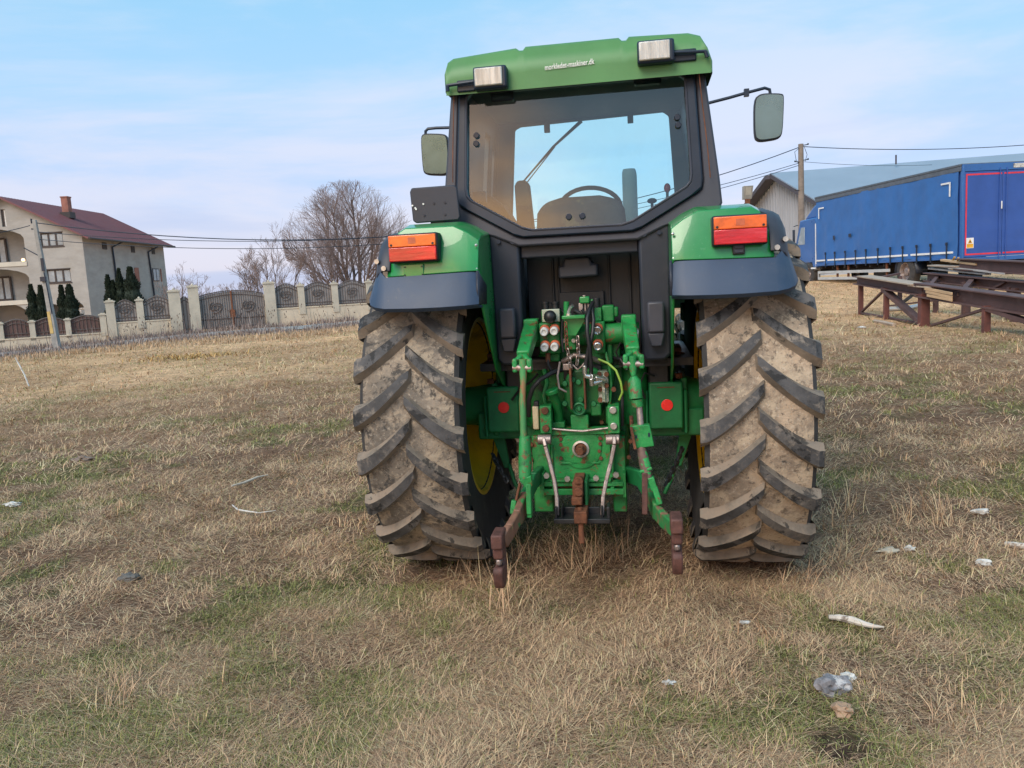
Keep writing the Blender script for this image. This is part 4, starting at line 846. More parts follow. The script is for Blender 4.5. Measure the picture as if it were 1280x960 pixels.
def scatter(n, d0, d1, lmul, wmul, half=40, nseg=3):
    x, y = wedge(n, d0, d1, half); g, b = patchiness(x, y)
    keep = rng.random(n) < .45+.55*sstep(b, .30, .55)
    q = G(1050, 935); keep &= (np.hypot(x-q[0], (y-q[1])*1.3) > .08+.10*vnoise(x, y, .05, 5)) | (rng.random(n) < .14)
    x, y, g, b = x[keep], y[keep], g[keep], b[keep]; n = len(x)
    green = rng.random(n) < g*.50+.05
    az = rng.uniform(0, 2*PI, n)
    swirl = fbm(x, y, .8, 91, 2)*4*PI; flat = ~green & (rng.random(n) < .6); az = np.where(flat, swirl+rng.normal(0, .8, n), az)
    ln = np.where(green, rng.uniform(.025, .075, n), rng.uniform(.04, .14, n))*lmul
    inc = np.where(green, rng.uniform(.25, 1.2, n), np.abs(rng.normal(.08, .26, n))); curl = np.where(green, rng.uniform(.2, 1.3, n), rng.uniform(-.2, .7, n))
    wid = np.where(green, .0028, .0024)*wmul*rng.uniform(.6, 1.4, n)
    sets.append(blades(x, y, ln, az, inc, curl, wid, grass_cols(x, y, green), n=nseg))
scatter(380000, 1.9, 4.2, .55, .72)
scatter(70000, 1.9, 4.2, .95, .75)
scatter(280000, 4.2, 8, .75, 1.15, nseg=2)
scatter(40000, 4.2, 8, 1.2, 1.1, nseg=2)
scatter(170000, 8, 16, 1.2, 2.2, nseg=2)
scatter(120000, 16, 34, 1.6, 4.5, nseg=2)
# tufts: straw clumps standing up and greener clumps
def tufts(n, d0, d1, cnt, lmin, lmax, pg, wm=1.0, spots=None, sp=.035):
    cx_, cy_ = wedge(n, d0, d1)
    if spots is not None: cx_, cy_ = spots; n = len(cx_)
    g, b = patchiness(cx_, cy_); isg = rng.random(n) < g*pg*.7
    k = cnt; x = np.repeat(cx_, k)+rng.normal(0, sp, n*k); y = np.repeat(cy_, k)+rng.normal(0, sp, n*k); green = np.repeat(isg, k) & (rng.random(n*k) < .85)
    base = np.repeat(rng.uniform(0, 2*PI, n), k); az = base+rng.normal(0, 1.3, n*k)
    ln = rng.uniform(lmin, lmax, n*k)*np.where(green, .6, 1); inc = np.clip(rng.normal(.72, .38, n*k), .05, 1.5)
    sets.append(blades(x, y, ln, az, inc, rng.uniform(.1, 1.3, n*k), np.where(green, .0030, .0024)*wm*rng.uniform(.6, 1.3, n*k), grass_cols(x, y, green)))
tufts(1100, 1.9, 5, 26, .02, .075, 1.2, .8); tufts(900, 5, 12, 22, .05, .12, .9, 1.7); tufts(1100, 12, 32, 14, .07, .16, .5, 3.5)
def at_px(lst): q = [G(*p) for p in lst]; return np.array([a.x for a in q]), np.array([a.y for a in q])
tufts(1, 2, 3, 55, .12, .30, .0, 1.3, at_px([(745, 705), (738, 690), (760, 700), (725, 712), (700, 700), (772, 690), (612, 728), (590, 720), (640, 745), (655, 700), (630, 760), (1040, 660), (1060, 640), (1050, 700), (1130, 655), (1160, 640), (1180, 655), (1000, 730)]), .05)
tufts(1, 2, 3, 60, .06, .15, .0, 1.2, at_px([(150, 868), (140, 880), (290, 850), (440, 690), (415, 680), (1090, 600), (1240, 690), (840, 800), (900, 850), (1250, 560), (1100, 560), (960, 800), (1190, 900), (360, 690), (800, 880), (330, 665)]), .06)
collect('dry_grass', sets, m_grass, 'matted straw-coloured grass with green tufts covering the field around the tractor', 'grass')

# ------------------------------------------------------------------ fence line, road, weeds
FA, FB = np.array([-22.6, 34.6]), np.array([-7.26, 40.7]); FD = (FB-FA)/np.linalg.norm(FB-FA); FN = np.array([FD[1], -FD[0]])   # FN points to the camera
def fs(px, py=412):
    d = ray(px, py); M = np.array([[d[0], -FD[0]], [d[1], -FD[1]]]); k, s = np.linalg.solve(M, FA); return s
def fz(px, py):
    d = ray(px, py); s = fs(px, py); p = FA+FD*s; k = p[1]/d[1]; return CH+d[2]*k
def fp(s, off=0, z=0): p = FA+FD*s+FN*off; return Vector((p[0], p[1], z))
def gfs(s, off=0): p = FA+FD*s+FN*off; return float(gz(p[0:1], p[1:2])[0])
m_plaster = mat('cream_plaster', (.60, .53, .42), .9, 0, var=.10, vs=1.2, patch=[((.36, .31, .24), 1.6, .55, .8, .6), ((.20, .15, .12), 5, .66, .76, .6)], bump=.2, bs=20)
m_post = mat('pale_fence_post', (.50, .46, .38), .9, 0, var=.1, vs=2, patch=[((.33, .29, .24), 3, .55, .8, .6)])
m_iron = mat('brown_wrought_iron', (.12, .098, .092), .6, .2, var=.2, vs=2)
m_sheetlo = mat('red_brown_fence_sheet', (.125, .070, .062), .7, 0, var=.15, vs=2)
m_sheethi = mat('grey_brown_fence_sheet', (.29, .262, .25), .7, 0, var=.15, vs=2)
def fpanel(parent, s0, s1, zb, zt, sheet, arch=.22, name='fence_panel', orn=True, spikes=True, step=.115):
    def top(s):
        t = (s-s0)/(s1-s0); return zt-arch+arch*math.sin(PI*t)**1.3
    mb = MB(); n = 12; S = [s0+(s1-s0)*i/n for i in range(n+1)]
    poly = [fp(s0, -.02, zb), fp(s1, -.02, zb)]+[fp(s, -.02, top(s)-.04) for s in S[::-1]]
    v = FN*-.012; mb.prism(poly, (v[0], v[1], 0)); pn = mb.build(name, sheet, parent)
    mb = MB(); mb.tube([fp(s, 0, top(s)) for s in S], .028, 6); mb.tube([fp(s, 0, top(s)-.16) for s in S], .018, 6)
    mb.tube([fp(s0, 0, zb+.03), fp(s1, 0, zb+.03)], .026, 6); mb.tube([fp(s0, 0, zb+.17), fp(s1, 0, zb+.17)], .018, 6)
    k = int((s1-s0)/step)
    for i in range(k+1):
        s = s0+(s1-s0)*i/k; e = .09 if spikes else 0; mb.tube([fp(s, 0, zb), fp(s, 0, top(s)), fp(s, 0, top(s)+e)], [.013, .013, .002], 4)
    if orn:
        c = (s0+s1)/2; zc = (zb+zt)/2+.02
        for q in (0, 2.1, 4.2):
            mb.tube([fp(c+.28*math.cos(q+t)*(1-.10*t), .02, zc+.28*math.sin(q+t)*(1-.24*t)) for t in np.linspace(0, 3.2, 9)], .018, 5)
        mb.tube([fp(c+.09*math.cos(t), .03, zc+.09*math.sin(t)) for t in np.linspace(0, 2*PI, 9)], .02, 5, cap=False)
    mb.build('ironwork', m_iron, pn, sm=False); return pn
def fpost(parent, s, zb, zt, w=.34, cap=True, m=None):
    mb = MB(); p = fp(s); 
    def bx_(hw, z0, z1): 
        a = FD*hw; b = FN*hw; q = [(p.x-a[0]-b[0], p.y-a[1]-b[1]), (p.x+a[0]-b[0], p.y+a[1]-b[1]), (p.x+a[0]+b[0], p.y+a[1]+b[1]), (p.x-a[0]+b[0], p.y-a[1]+b[1])]
        mb.prism([(x, y, z0) for x, y in q], (0, 0, z1-z0))
    bx_(w/2, zb-.3, zt-.10); bx_(w/2+.04, zt-.10, zt-.04); bx_(w/2-.03, zt-.04, zt)
    if cap: mb.sphere((p.x, p.y, zt+.03), .06, 8)
    return mb.build('post', m or m_post, parent, sm=False)
def fwall(parent, s0, s1, zt, th=.22):
    mb = MB(); n = max(2, int((s1-s0)/1.0)); a = FN*th/2
    zb = min(gfs(s0), gfs(s1))-.4
    q = [fp(s0, th/2, zb), fp(s1, th/2, zb), fp(s1, -th/2, zb), fp(s0, -th/2, zb)]
    mb.prism(q, (0, 0, zt-zb))
    q = [fp(s0, th/2+.03, zt), fp(s1, th/2+.03, zt), fp(s1, -th/2-.03, zt), fp(s0, -th/2-.03, zt)]; mb.prism(q, (0, 0, .05))
    return mb.build('plinth_wall', m_plaster, parent, sm=False)
def fence_thing(s, label, cat='fence', name='perimeter_fence'): return empty(name, fp(s, 0, 0), label=label, cat=cat)
def reparent(th):
    """children were modelled in world space: move them under the Empty"""
    for o in th.children: o.matrix_parent_inverse = Matrix.Translation(-th.location)
# low section in front of the house
zwl = fz(60, 421.5)
th = fence_thing(0, 'low cream wall with rounded red-brown metal panels in front of the unfinished house')
sl = [fs(-75), fs(-38), fs(1), fs(41), fs(86), fs(132)]
fwall(th, sl[0], sl[-1], zwl)
for i in range(len(sl)-1):
    fpanel(th, sl[i]+.11, sl[i+1]-.11, zwl+.06, fz(110, 394), m_sheetlo, .15, orn=False, spikes=False, step=.14)
    if i: fpost(th, sl[i], zwl+.2, fz(41, 400), .22, cap=False)
fpost(th, sl[-1]-.05, zwl+.2, fz(131, 391), .26, cap=False); reparent(th)
# high section left of the gates
zwh = fz(180, 402)
th = fence_thing(fs(138), 'cream wall with two arched grey ironwork panels between the house and the gates')
sh = [fs(141), fs(178), fs(222)]
fwall(th, fs(137), fs(226), zwh)
fpanel(th, sh[0]+.17, sh[1]-.17, zwh+.06, fz(160, 375), m_sheethi); fpanel(th, sh[1]+.17, sh[2]-.2, zwh+.06, fz(200, 370.5), m_sheethi)
fpost(th, sh[0], gfs(sh[0]), fz(139, 375), .36); fpost(th, sh[1], zwh, fz(176, 373), .30); fpost(th, sh[2], gfs(sh[2]), fz(220, 362), .50); reparent(th)
th = fence_thing(fs(234), 'narrow arched walk-through gate between two tall cream gateposts', 'gate', 'garden_gate')
fpanel(th, fs(228), fs(240), gfs(fs(234))+.05, fz(234, 371), m_sheethi, .15, 'gate_leaf', orn=False); reparent(th)
th = fence_thing(fs(246), 'pale gatepost with ball cap between the small and the wide gate', 'gatepost', 'gatepost'); fpost(th, fs(246), gfs(fs(246)), fz(244, 356.5), .46); reparent(th)
th = fence_thing(fs(293), 'wide double driveway gate of grey ironwork with a rusty centre stile', 'gate', 'driveway_gate')
sg = [fs(252), fs(293), fs(334)]; zg = gfs(sg[1])+.08
for i in (0, 1):
    a, b = sg[i]+.03, sg[i+1]-.03; mb = MB(); n = 12
    def top(s, i=i): t = (s-sg[0])/(sg[2]-sg[0]); return fz(293, 363)-.22+.22*math.sin(PI*t)**.8
    S = [a+(b-a)*k/n for k in range(n+1)]; v = FN*-.012
    mb.prism([fp(a, -.02, zg), fp(b, -.02, zg)]+[fp(s, -.02, top(s)-.04) for s in S[::-1]], (v[0], v[1], 0)); pn = mb.build('gate_leaf', m_sheethi, th)
    mb = MB(); mb.tube([fp(s, 0, top(s)) for s in S], .028, 6); mb.tube([fp(s, 0, top(s)-.18) for s in S], .018, 6); mb.tube([fp(a, 0, zg+.05), fp(b, 0, zg+.05)], .03, 6); mb.tube([fp(a, 0, zg+.45), fp(b, 0, zg+.45)], .02, 6)
    for k in range(15): s = a+(b-a)*k/14; mb.tube([fp(s, 0, zg), fp(s, 0, top(s)), fp(s, 0, top(s)+.09)], [.013, .013, .002], 4)
    c = (a+b)/2; zc = zg+1.0
    for q in (0, 2.1, 4.2): mb.tube([fp(c+.30*math.cos(q+t)*(1-.1*t), .02, zc+.30*math.sin(q+t)*(1-.24*t)) for t in np.linspace(0, 3.2, 9)], .022, 5)
    mb.tube([fp(c+.11*math.cos(t), .03, zc+.11*math.sin(t)) for t in np.linspace(0, 2*PI, 9)], .025, 5, cap=False)
    mb.build('ironwork', m_iron, pn, sm=False)
mb = MB(); mb.beam(fp(sg[1], .03, zg), fp(sg[1], .03, zg+1.75), .07, .05); mb.beam(fp(sg[1], .05, zg+.5), fp(sg[1], .05, zg+.85), .22, .04); mb.build('centre_stile', m_rust, th); reparent(th)
# section right of the gates, running on behind the tractor
zwr = fz(400, 383.5)
th = fence_thing(fs(341), 'cream wall with arched grey ironwork panels right of the driveway gate, running behind the tractor')
sr = [fs(341), fs(380), fs(422), fs(465), fs(508), fs(552), fs(596)]
fwall(th, sr[0], sr[-1], zwr)
for i in range(6): fpanel(th, sr[i]+(.24 if i == 0 else .17), sr[i+1]-.17, zwr+.06, zwr+.06+(fz(400, 354)-zwr), m_sheethi)
fpost(th, sr[0], gfs(sr[0]), fz(337, 352), .48)
for s in sr[1:]: fpost(th, s, zwr, fz(378, 355), .30)
reparent(th)
# track along the fence
rows = []; m_track = mat('grey_gravel_track', (.30, .285, .27), .95, 0, var=.2, vs=2, patch=[((.20, .17, .14), 1.5, .5, .7, .7)], bump=.3, bs=10)
S = np.linspace(-14, 26, 80); offs = np.linspace(1.7, 5.4, 8); V = []
for s in S:
    for o_ in offs:
        p = FA+FD*s+FN*(o_+.15*math.sin(s*.7)); V.append((p[0], p[1]))
V = np.array(V); Vz = gz(V[:, 0], V[:, 1])+.03; a, b = np.meshgrid(np.arange(7), np.arange(79)); q = (b*8+a).ravel()
tr_ = fastmesh('gravel_track', np.column_stack([V, Vz]), [np.stack([q, q+1, q+9, q+8], 1)], m_track, smooth=True); tag(tr_, kind='structure')
# weeds
sets = []
def weeds(n, s0, s1, o0, o1, h0, h1, w, cols):
    s = rng.uniform(s0, s1, n); o_ = rng.uniform(o0, o1, n); x = FA[0]+FD[0]*s+FN[0]*o_; y = FA[1]+FD[1]*s+FN[1]*o_
    d = fbm(s*1.0, o_, 1.6, 64, 3); k = rng.random(n) < sstep(d, .30, .55)+.15; x, y = x[k], y[k]; n = len(x)
    c = np.array(cols)[rng.integers(0, len(cols), n)]*(.7+.6*rng.random(n))[:, None]
    sets.append(blades(x, y, rng.uniform(h0, h1, n), rng.uniform(0, 2*PI, n), np.clip(rng.normal(1.25, .28, n), .3, 1.57), rng.uniform(-.2, .6, n), w*rng.uniform(.6, 1.5, n), c))
WC = [(.27, .22, .21), (.19, .155, .15), (.36, .30, .27), (.14, .105, .10)]
weeds(8000, -10, 25, .2, 1.5, .10, .34, .022, WC); weeds(700, -10, 25, .15, .9, .4, 1.0, .016, WC)
weeds(3500, -12, 26, 1.4, 5.4, .05, .20, .024, WC)
weeds(15000, -13, 27, 4.9, 8.6, .07, .25, .026, WC+[(.36, .29, .24)]); weeds(500, -10, 24, 5.2, 8.0, .35, .7, .016, WC)
weeds(12000, -14, 27, 8.2, 12, .08, .20, .024, [(.46, .33, .22), (.52, .38, .25), (.38, .28, .19)])
q = G(231, 447); n = 700; x = q.x+rng.normal(0, .75, n); y = q.y+rng.normal(0, .5, n)
sets.append(blades(x, y, rng.uniform(.08, .22, n), rng.uniform(0, 6.3, n), rng.uniform(.1, .9, n), rng.uniform(0, .8, n), np.full(n, .03), np.array([.50, .31, .12])*(.6+.6*rng.random(n))[:, None]))
# seed heads: short fat blades at the tops of tall stems
s = rng.uniform(-2, 24, 90); x = FA[0]+FD[0]*s+FN[0]*.5; y = FA[1]+FD[1]*s+FN[1]*.5
for k in range(6):
    sets.append(blades(x+rng.normal(0, .05, 90), y+rng.normal(0, .05, 90), rng.uniform(.06, .14, 90), rng.uniform(0, 6.3, 90), rng.uniform(.9, 1.5, 90), rng.uniform(0, .5, 90), np.full(90, .035), np.tile([.10, .07, .06], (90, 1)), z0=gz(x, y)+rng.uniform(.3, .95, 90)))
collect('dry_weeds', sets, m_grass, 'tangle of dead grey-brown weeds along the foot of the cream fence', 'weeds')

# ================================================================== HOUSE
m_render = mat('bare_cement_render', (.345, .335, .325), .95, 0, var=.12, vs=.6, patch=[((.30, .275, .24), .35, .48, .7, .6), ((.43, .41, .385), 1.5, .55, .75, .5)], bump=.2, bs=6, stretch=(1, 1, 2.2))
m_trim = mat('pale_plaster_band', (.52, .49, .43), .9, 0, var=.08, vs=1)
m_roofred = mat('wine_red_metal_roof', (.145, .05, .062), .5, 0, var=.10, vs=.8, patch=[((.18, .075, .08), .6, .5, .8, .5)])
m_dark = mat('dark_interior', (.05, .048, .05), .9)
m_wframe = mat('dark_brown_frame', (.045, .035, .035), .6); m_wwhite = mat('white_window_frame', (.6, .6, .6), .5)
m_brick = mat('red_brick', (.29, .125, .095), .9, 0, var=.25, vs=2)
X1, XL, Y0, Y1 = -33.35, -45.2, 65.0, 80.2
house = empty('three_storey_house', (X1, Y0, 0), label='unfinished three-storey house of grey cement render with a wine-red gabled roof behind the fence', cat='house')
HO = Vector((X1, Y0, 0))
def hb(mb, name, m, parent=None, **k):
    mb.v = [(v[0]-HO.x, v[1]-HO.y, v[2]) for v in mb.v]; return mb.build(name, m, parent or house, **k)
def H(px, py, y=Y0): return W(px, py, y)
def rect(x0, x1, z0, z1): return [(x0, z0), (x1, z0), (x1, z1), (x0, z1)]
def arch(x0, x1, z0, zs, zt, n=10):
    c = (x0+x1)/2; h = (x1-x0)/2; return [(x0, z0), (x1, z0)]+[(c+h*math.cos(t), zs+(zt-zs)*math.sin(t)) for t in np.linspace(0, PI, n)]
w1 = (-36.62, -34.86, 6.22, 7.28); w2 = (-36.48, -34.60, 3.36, 4.40)
hs = [rect(*w1), rect(*w2), arch(-44.6, -37.95, 5.2, 7.0, 7.85), arch(-44.6, -37.93, 2.15, 3.9, 4.72), arch(-43.6, -38.3, .3, .9, 2.05), arch(-35.1, -33.85, .1, 1.2, 1.78), arch(-38.0, -35.5, .1, 1.1, 1.75), rect(-39.5, -39.15, 7.95, 9.3)]
mb = MB(); mb.holes([(XL, -.5), (X1, -.5), (X1, 6.9), (-39.25, 10.12), (XL, 6.9)], hs, lambda x, z: (x, Y0, z), (0, .35, 0))
mb.box(X1-.35, X1, Y0+.352, Y1, -.5, 6.88); mb.box(XL, XL+.3, Y0+.352, Y1, -.5, 6.88); mb.box(XL+.3, X1-.352, Y1-.3, Y1, -.5, 6.88)
mb.prism([(XL, Y1-.3, 6.9), (X1, Y1-.3, 6.9), (-39.25, Y1-.3, 10.1)], (0, .3, 0))
wl_ = hb(mb, 'wall', m_render, sm=False)
mb = MB(); mb.box(XL+.31, -37.7, Y0+2.2, Y0+2.3, -.4, 7.9); mb.box(-37.69, X1-.36, Y0+2.2, Y0+2.3, -.4, 6.7)
for z in (1.95, 5.0): mb.box(XL+.31, X1-.36, Y0+.36, Y0+2.19, z, z+.2)
mb.box(-37.85, -37.7, Y0+.36, Y0+2.19, -.4, 7.9); hb(mb, 'balcony_recess', m_render, sm=False)
mb = MB(); 
for z in (2.02, 5.05): mb.box(XL, -37.93, Y0-.06, Y0-.003, z-.22, z+.12)
hb(mb, 'balcony_band', m_trim, sm=False)
def window(x0, x1, z0, z1, n=3, fr=m_wframe, y=Y0):
    mb = MB(); mb.box(x0-.06, x1+.06, y-.04, y-.004, z0-.09, z0-.0); mb.box(x0-.02, x1+.04, y-.04, y-.004, z1, z1+.07)
    w = (x1-x0)/n
    for i in range(n+1): mb.box(x0+i*w-.07, x0+i*w+.07, y+.06, y+.14, z0, z1)
    mb.box(x0, x1, y+.065, y+.135, z0, z0+.09); mb.box(x0, x1, y+.065, y+.135, z1-.09, z1); f = hb(mb, 'window', fr, sm=False)
    mb = MB(); mb.box(x0, x1, y+.095, y+.105, z0, z1); hb(mb, 'pane', m_wglass, f, sm=False)
window(*w1); window(*w2); window(-35.05, -33.9, .3, 1.2, 2, m_wwhite, Y0+.5); window(-41.9, -40.7, 5.25, 7.2, 2, m_wframe, Y0+1.95); window(-41.9, -40.7, 2.25, 4.1, 2, m_wframe, Y0+1.95)
m_bulb, nt, bb = nodes('lit_bulb'); bb.inputs['Emission Color'].default_value = (1, .55, .18, 1); bb.inputs['Emission Strength'].default_value = 4
c = W(29, 325, Y0+.7); mb = MB(); mb.sphere((c.x, Y0+.7, c.z), .13, 10); hb(mb, 'balcony_lamp', m_bulb)
mb = MB(); mb.box(-39.48, -39.32, Y0+.1, Y0+.14, 7.97, 9.28); hb(mb, 'slit_window_frame', m_wframe, sm=False)
mb = MB(); mb.box(-39.32, -39.17, Y0+.12, Y0+.14, 7.97, 9.28); hb(mb, 'slit_window_pane', m_wwhite, sm=False)
# side wall details on plane x = X1
def Sd(px, py): d = ray(px, py); k = X1/d[0]; return d[1]*k, CH+d[2]*k
def swin(px0, py0, px1, py1, fr, pn, name='window'):
    a = Sd(px0, py0); b = Sd(px1, py1); mb = MB(); mb.box(X1+.003, X1+.05, a[0], b[0], b[1], a[1]); f = hb(mb, name, fr, sm=False)
    if pn: 
        mb = MB(); w = (b[0]-a[0]); n = 2
        for i in range(n): mb.box(X1+.05, X1+.06, a[0]+w*(i+.12)/n, a[0]+w*(i+.88)/n, b[1]+.08, a[1]-.08)
        hb(mb, 'pane', pn, f, sm=False)
swin(127, 303, 133.5, 312, m_wframe, m_dark); swin(163, 307, 168.5, 316, m_wframe, m_dark); swin(189, 310, 193.5, 318, m_wframe, m_dark)
swin(167.5, 334.5, 174.5, 352, m_brick, None, 'bricked_window'); swin(190, 335.5, 199.5, 351.5, m_wframe, m_wglass); swin(199.7, 336, 202.6, 352, m_brick, None, 'brick_reveal')
for pp in ([(145, 303), (139, 309), (142, 330), (148, 385)], [(190, 309), (184, 315), (187, 335), (194, 385)]):
    mb = MB(); q = [Sd(*p) for p in pp]; mb.tube([(X1+(.55 if i == 0 else .10), y, z) for i, (y, z) in enumerate(q)], .075, 8); hb(mb, 'downpipe', m_frame)
mb = MB(); rt = [(-32.55, 6.70), (-39.25, 10.28), (-45.95, 6.70), (-45.95, 6.58), (-39.25, 10.14), (-32.55, 6.58)]
mb.prism([(x, Y0-.6, z) for x, z in rt], (0, 16.5, 0)); rfh = hb(mb, 'roof', m_roofred, sm=False)
mb = MB()
for y in np.arange(Y0-.5, Y0+16, .42):
    mb.beam((-32.6, y, 6.735), (-39.2, y, 10.26), .05, .05); 
hb(mb, 'roof_seams', m_roofred, rfh, sm=False)
mb = MB(); mb.tube([(-32.5, Y0-.6, 6.66), (-32.5, Y0+15.9, 6.66)], .09, 8); hb(mb, 'gutter', m_wframe, rfh)
c = W(83, 262, 69.5); mb = MB(); mb.box(c.x-.27, c.x+.27, 69.3, 69.9, 8.8, 10.5); mb.box(c.x-.31, c.x+.31, 69.26, 69.94, 10.5, 10.6); hb(mb, 'chimney', m_brick, rfh, sm=False)
mb = MB(); mb.box(c.x-.42, c.x+.42, 69.15, 70.05, 8.8, 9.3); hb(mb, 'chimney_flashing', m_wframe, rfh, sm=False)

# ================================================================== TREES
def tubes_np(segs, n=4):
    S = np.array(segs); p0, p1, r0, r1 = S[:, :3], S[:, 3:6], S[:, 6], S[:, 7]; d = p1-p0; d /= np.linalg.norm(d, axis=1)[:, None]+1e-9
    u = np.where(np.abs(d[:, 2:3]) < .9, np.array([[0, 0, 1.]]), np.array([[1., 0, 0]])); a = np.cross(d, u); a /= np.linalg.norm(a, axis=1)[:, None]; b = np.cross(d, a)
    V = []
    for p, r in ((p0, r0), (p1, r1)):
        for j in range(n): q = 2*PI*j/n; V.append(p+(a*math.cos(q)+b*math.sin(q))*r[:, None])
    V = np.stack(V, 1).reshape(-1, 3); o = np.arange(len(S))*2*n
    F = np.concatenate([np.stack([o+j, o+(j+1) % n, o+n+(j+1) % n, o+n+j], 1) for j in range(n)]); return V, F
m_bark = mat('bare_tree_bark', (.15, .115, .11), .95, 0, var=.25, vs=1.5)
m_twig = mat('winter_twigs', (.25, .195, .19), .95, 0, var=.2, vs=1)
def bare_tree(name, base, stems, H_, lv, label, group=None, rmin=.010, spread=.6, seed=1, up=.25, r0=.2, tw=m_twig, fan=35, kids=(7, 7, 6), lens=(.45, .5, .5)):
    R = random.Random(seed); big = []; fine = []
    def branch(p, d, ln, r, lev):
        n = 5 if lev < 2 else 3; pts = [p]; dd = d.copy(); rr = r
        for i in range(n):
            j = Vector((R.gauss(0, 1), R.gauss(0, 1), R.gauss(0, 1)))*(.06+.02*lev); dd = (dd+j+Vector((0, 0, up*(.35 if lev < 3 else .12)))).normalized()
            q = pts[-1]+dd*ln/n; r2 = r*(1-(i+1)/n*.75); (big if lev < 2 else fine).append((*pts[-1], *q, rr, max(r2, rmin))); pts.append(q); rr = max(r2, rmin)
        if lev >= lv: return
        k = kids[min(lev, len(kids)-1)]
        for i in range(k):
            t = R.uniform(.25, 1.0) if lev else R.uniform(.22, 1.0); f = t*n; a = min(int(f), n-1); q = pts[a].lerp(pts[a+1], f-a)
            ax = Vector((R.gauss(0, 1), R.gauss(0, 1), R.gauss(0, .6))); nd = (dd*.9+ax.normalized()*spread).normalized()
            branch(q, nd, ln*lens[min(lev, len(lens)-1)]*R.uniform(.8, 1.35)*(1.15-.45*t), max(r*.42*(1.1-.5*t), rmin), lev+1)
    t = empty(name, base, label=label, cat='tree', group=group)
    for i in range(stems):
        a = 2*PI*i/stems+R.uniform(-.3, .3) if stems > 1 else R.uniform(0, 6); tl = R_(R.uniform(fan*.35, fan)) if stems > 1 else R_(R.uniform(0, 6))
        d = Vector((math.sin(tl)*math.cos(a), math.sin(tl)*math.sin(a), math.cos(tl)))
        branch(Vector((math.cos(a)*.25*(stems > 1), math.sin(a)*.25*(stems > 1), -.2)), d, H_*R.uniform(.55, .72)*(1.05-.10*tl), r0*R.uniform(.75, 1.1), 0)
    V, F = tubes_np(big, 6); fastmesh('trunk', V, [F], m_bark, t, smooth=True)
    V, F = tubes_np(fine, 3); fastmesh('crown', V, [F], tw, t); return t
def willow(base, C, RX, RZ, seed, label):
    """many stems from one foot, limbs reaching for a rounded dome, fine straight twigs"""
    R = random.Random(seed); big = []; fine = []; C = Vector(C)
    def reach(p, d):
        q = Vector(((p.x-C.x)/RX, (p.y-C.y)/RX, (p.z-C.z)/RZ)); v = Vector((d.x/RX, d.y/RX, d.z/RZ))
        a = v.dot(v); b = q.dot(v); c = q.dot(q)-1; D = b*b-a*c
        return max(.05, (-b+math.sqrt(D))/a) if D > 0 else .05
    def limb(p, d, ln, r, lev):
        n = (7, 5, 4, 3)[lev]; pts = [p]; dd = d.copy(); rr = r; rm = (.03, .018, .010, .0075)[lev]
        for i in range(n):
            dd = (dd+Vector((R.gauss(0, 1), R.gauss(0, 1), R.gauss(0, 1)))*(.085, .075, .08, .07)[lev]+Vector((0, 0, .05 if lev < 2 else .02))).normalized()
            q = pts[-1]+dd*ln/n; r2 = max(rm, r*(1-.72*(i+1)/n)); (big if lev < 2 else fine).append((*pts[-1], *q, rr, r2)); pts.append(q); rr = r2
        if lev == 3: return
        k = (11, 9, 9)[lev]
        for i in range(k):
            t = .22+.78*(i+R.random())/k; f = t*n; a = min(int(f), n-1); q = pts[a].lerp(pts[a+1], f-a); dl = (pts[a+1]-pts[a]).normalized()
            ax = dl.orthogonal(); ax.rotate(Matrix.Rotation(R.uniform(0, 2*PI), 3, dl)); out = Vector((q.x-C.x, q.y-C.y, max(0, q.z-C.z)*.8)); out = out.normalized()*.25 if out.length > .3 else Vector()
            nd = (dl+ax*math.tan(R.uniform(.35, .75))+out+Vector((0, 0, .10))).normalized()
            l2 = min(reach(q, nd)*R.uniform(.75, 1.03), (4.2, 2.5, 1.35)[lev]*R.uniform(.7, 1.1))
            if l2 > .25: limb(q, nd, l2, max(rm*.8, r*(.46, .42, .45)[lev]*(1.1-.5*t)), lev+1)
    t = empty('willow_tree', base, label=label, cat='tree')
    for i in range(9):
        a = 2*PI*i/9+R.uniform(-.25, .25); tl = R_((6, 40, 24, 46, 14, 36, 50, 22, 42)[i]); d = Vector((math.sin(tl)*math.cos(a), math.sin(tl)*math.sin(a), math.cos(tl)))
        p = Vector((.5*math.cos(a), .5*math.sin(a), -.3)); limb(p, d, reach(p, d)*.86, R.uniform(.15, .24), 0)
    V, F = tubes_np(big, 6); fastmesh('trunk', V, [F], m_bark, t, smooth=True)
    V, F = tubes_np(fine, 3); fastmesh('crown', V, [F], m_twig, t); print('willow twigs', len(fine)); return t
g_ = W(443, 365, 75)
willow((g_.x, 75, -.1), (.0, 0, 6.2), 6.1, 5.3, 5, 'large bare many-stemmed willow with a broad rounded crown behind the fence')
def bt(px0, y, h, seed, label, stems=2, fan=25, kids=(6, 6, 5), r0=.10, name='bare_tree', rmin=.010, lv=3): q = W(px0, 380, y); h *= 1.15; return bare_tree(name, (q.x, y, -.1), stems, h, lv, label, rmin=rmin, seed=seed, stems_=0) if 0 else bare_tree(name, (q.x, y, -.1), stems, h, lv, label, rmin=.0075, seed=seed, fan=fan, kids=kids, r0=r0, spread=.6)
bt(322, 62, 5.2, 3, 'slender bare tree with fine fanning branches behind the driveway gate', 3, 28, kids=(9, 8, 6), r0=.08)
bt(356, 64, 6.0, 9, 'slim bare tree leaning towards the big willow', 2, 24, kids=(9, 8, 6), r0=.08)
bt(303, 62, 3.6, 4, 'low bare bush behind the middle of the driveway gate', 5, 40, kids=(5, 5, 4), r0=.05, name='bare_bush')
bt(226, 58, 4.0, 12, 'bare bush of upright twigs beside the right edge of the house', 6, 30, kids=(5, 4, 3), r0=.05, name='bare_bush')
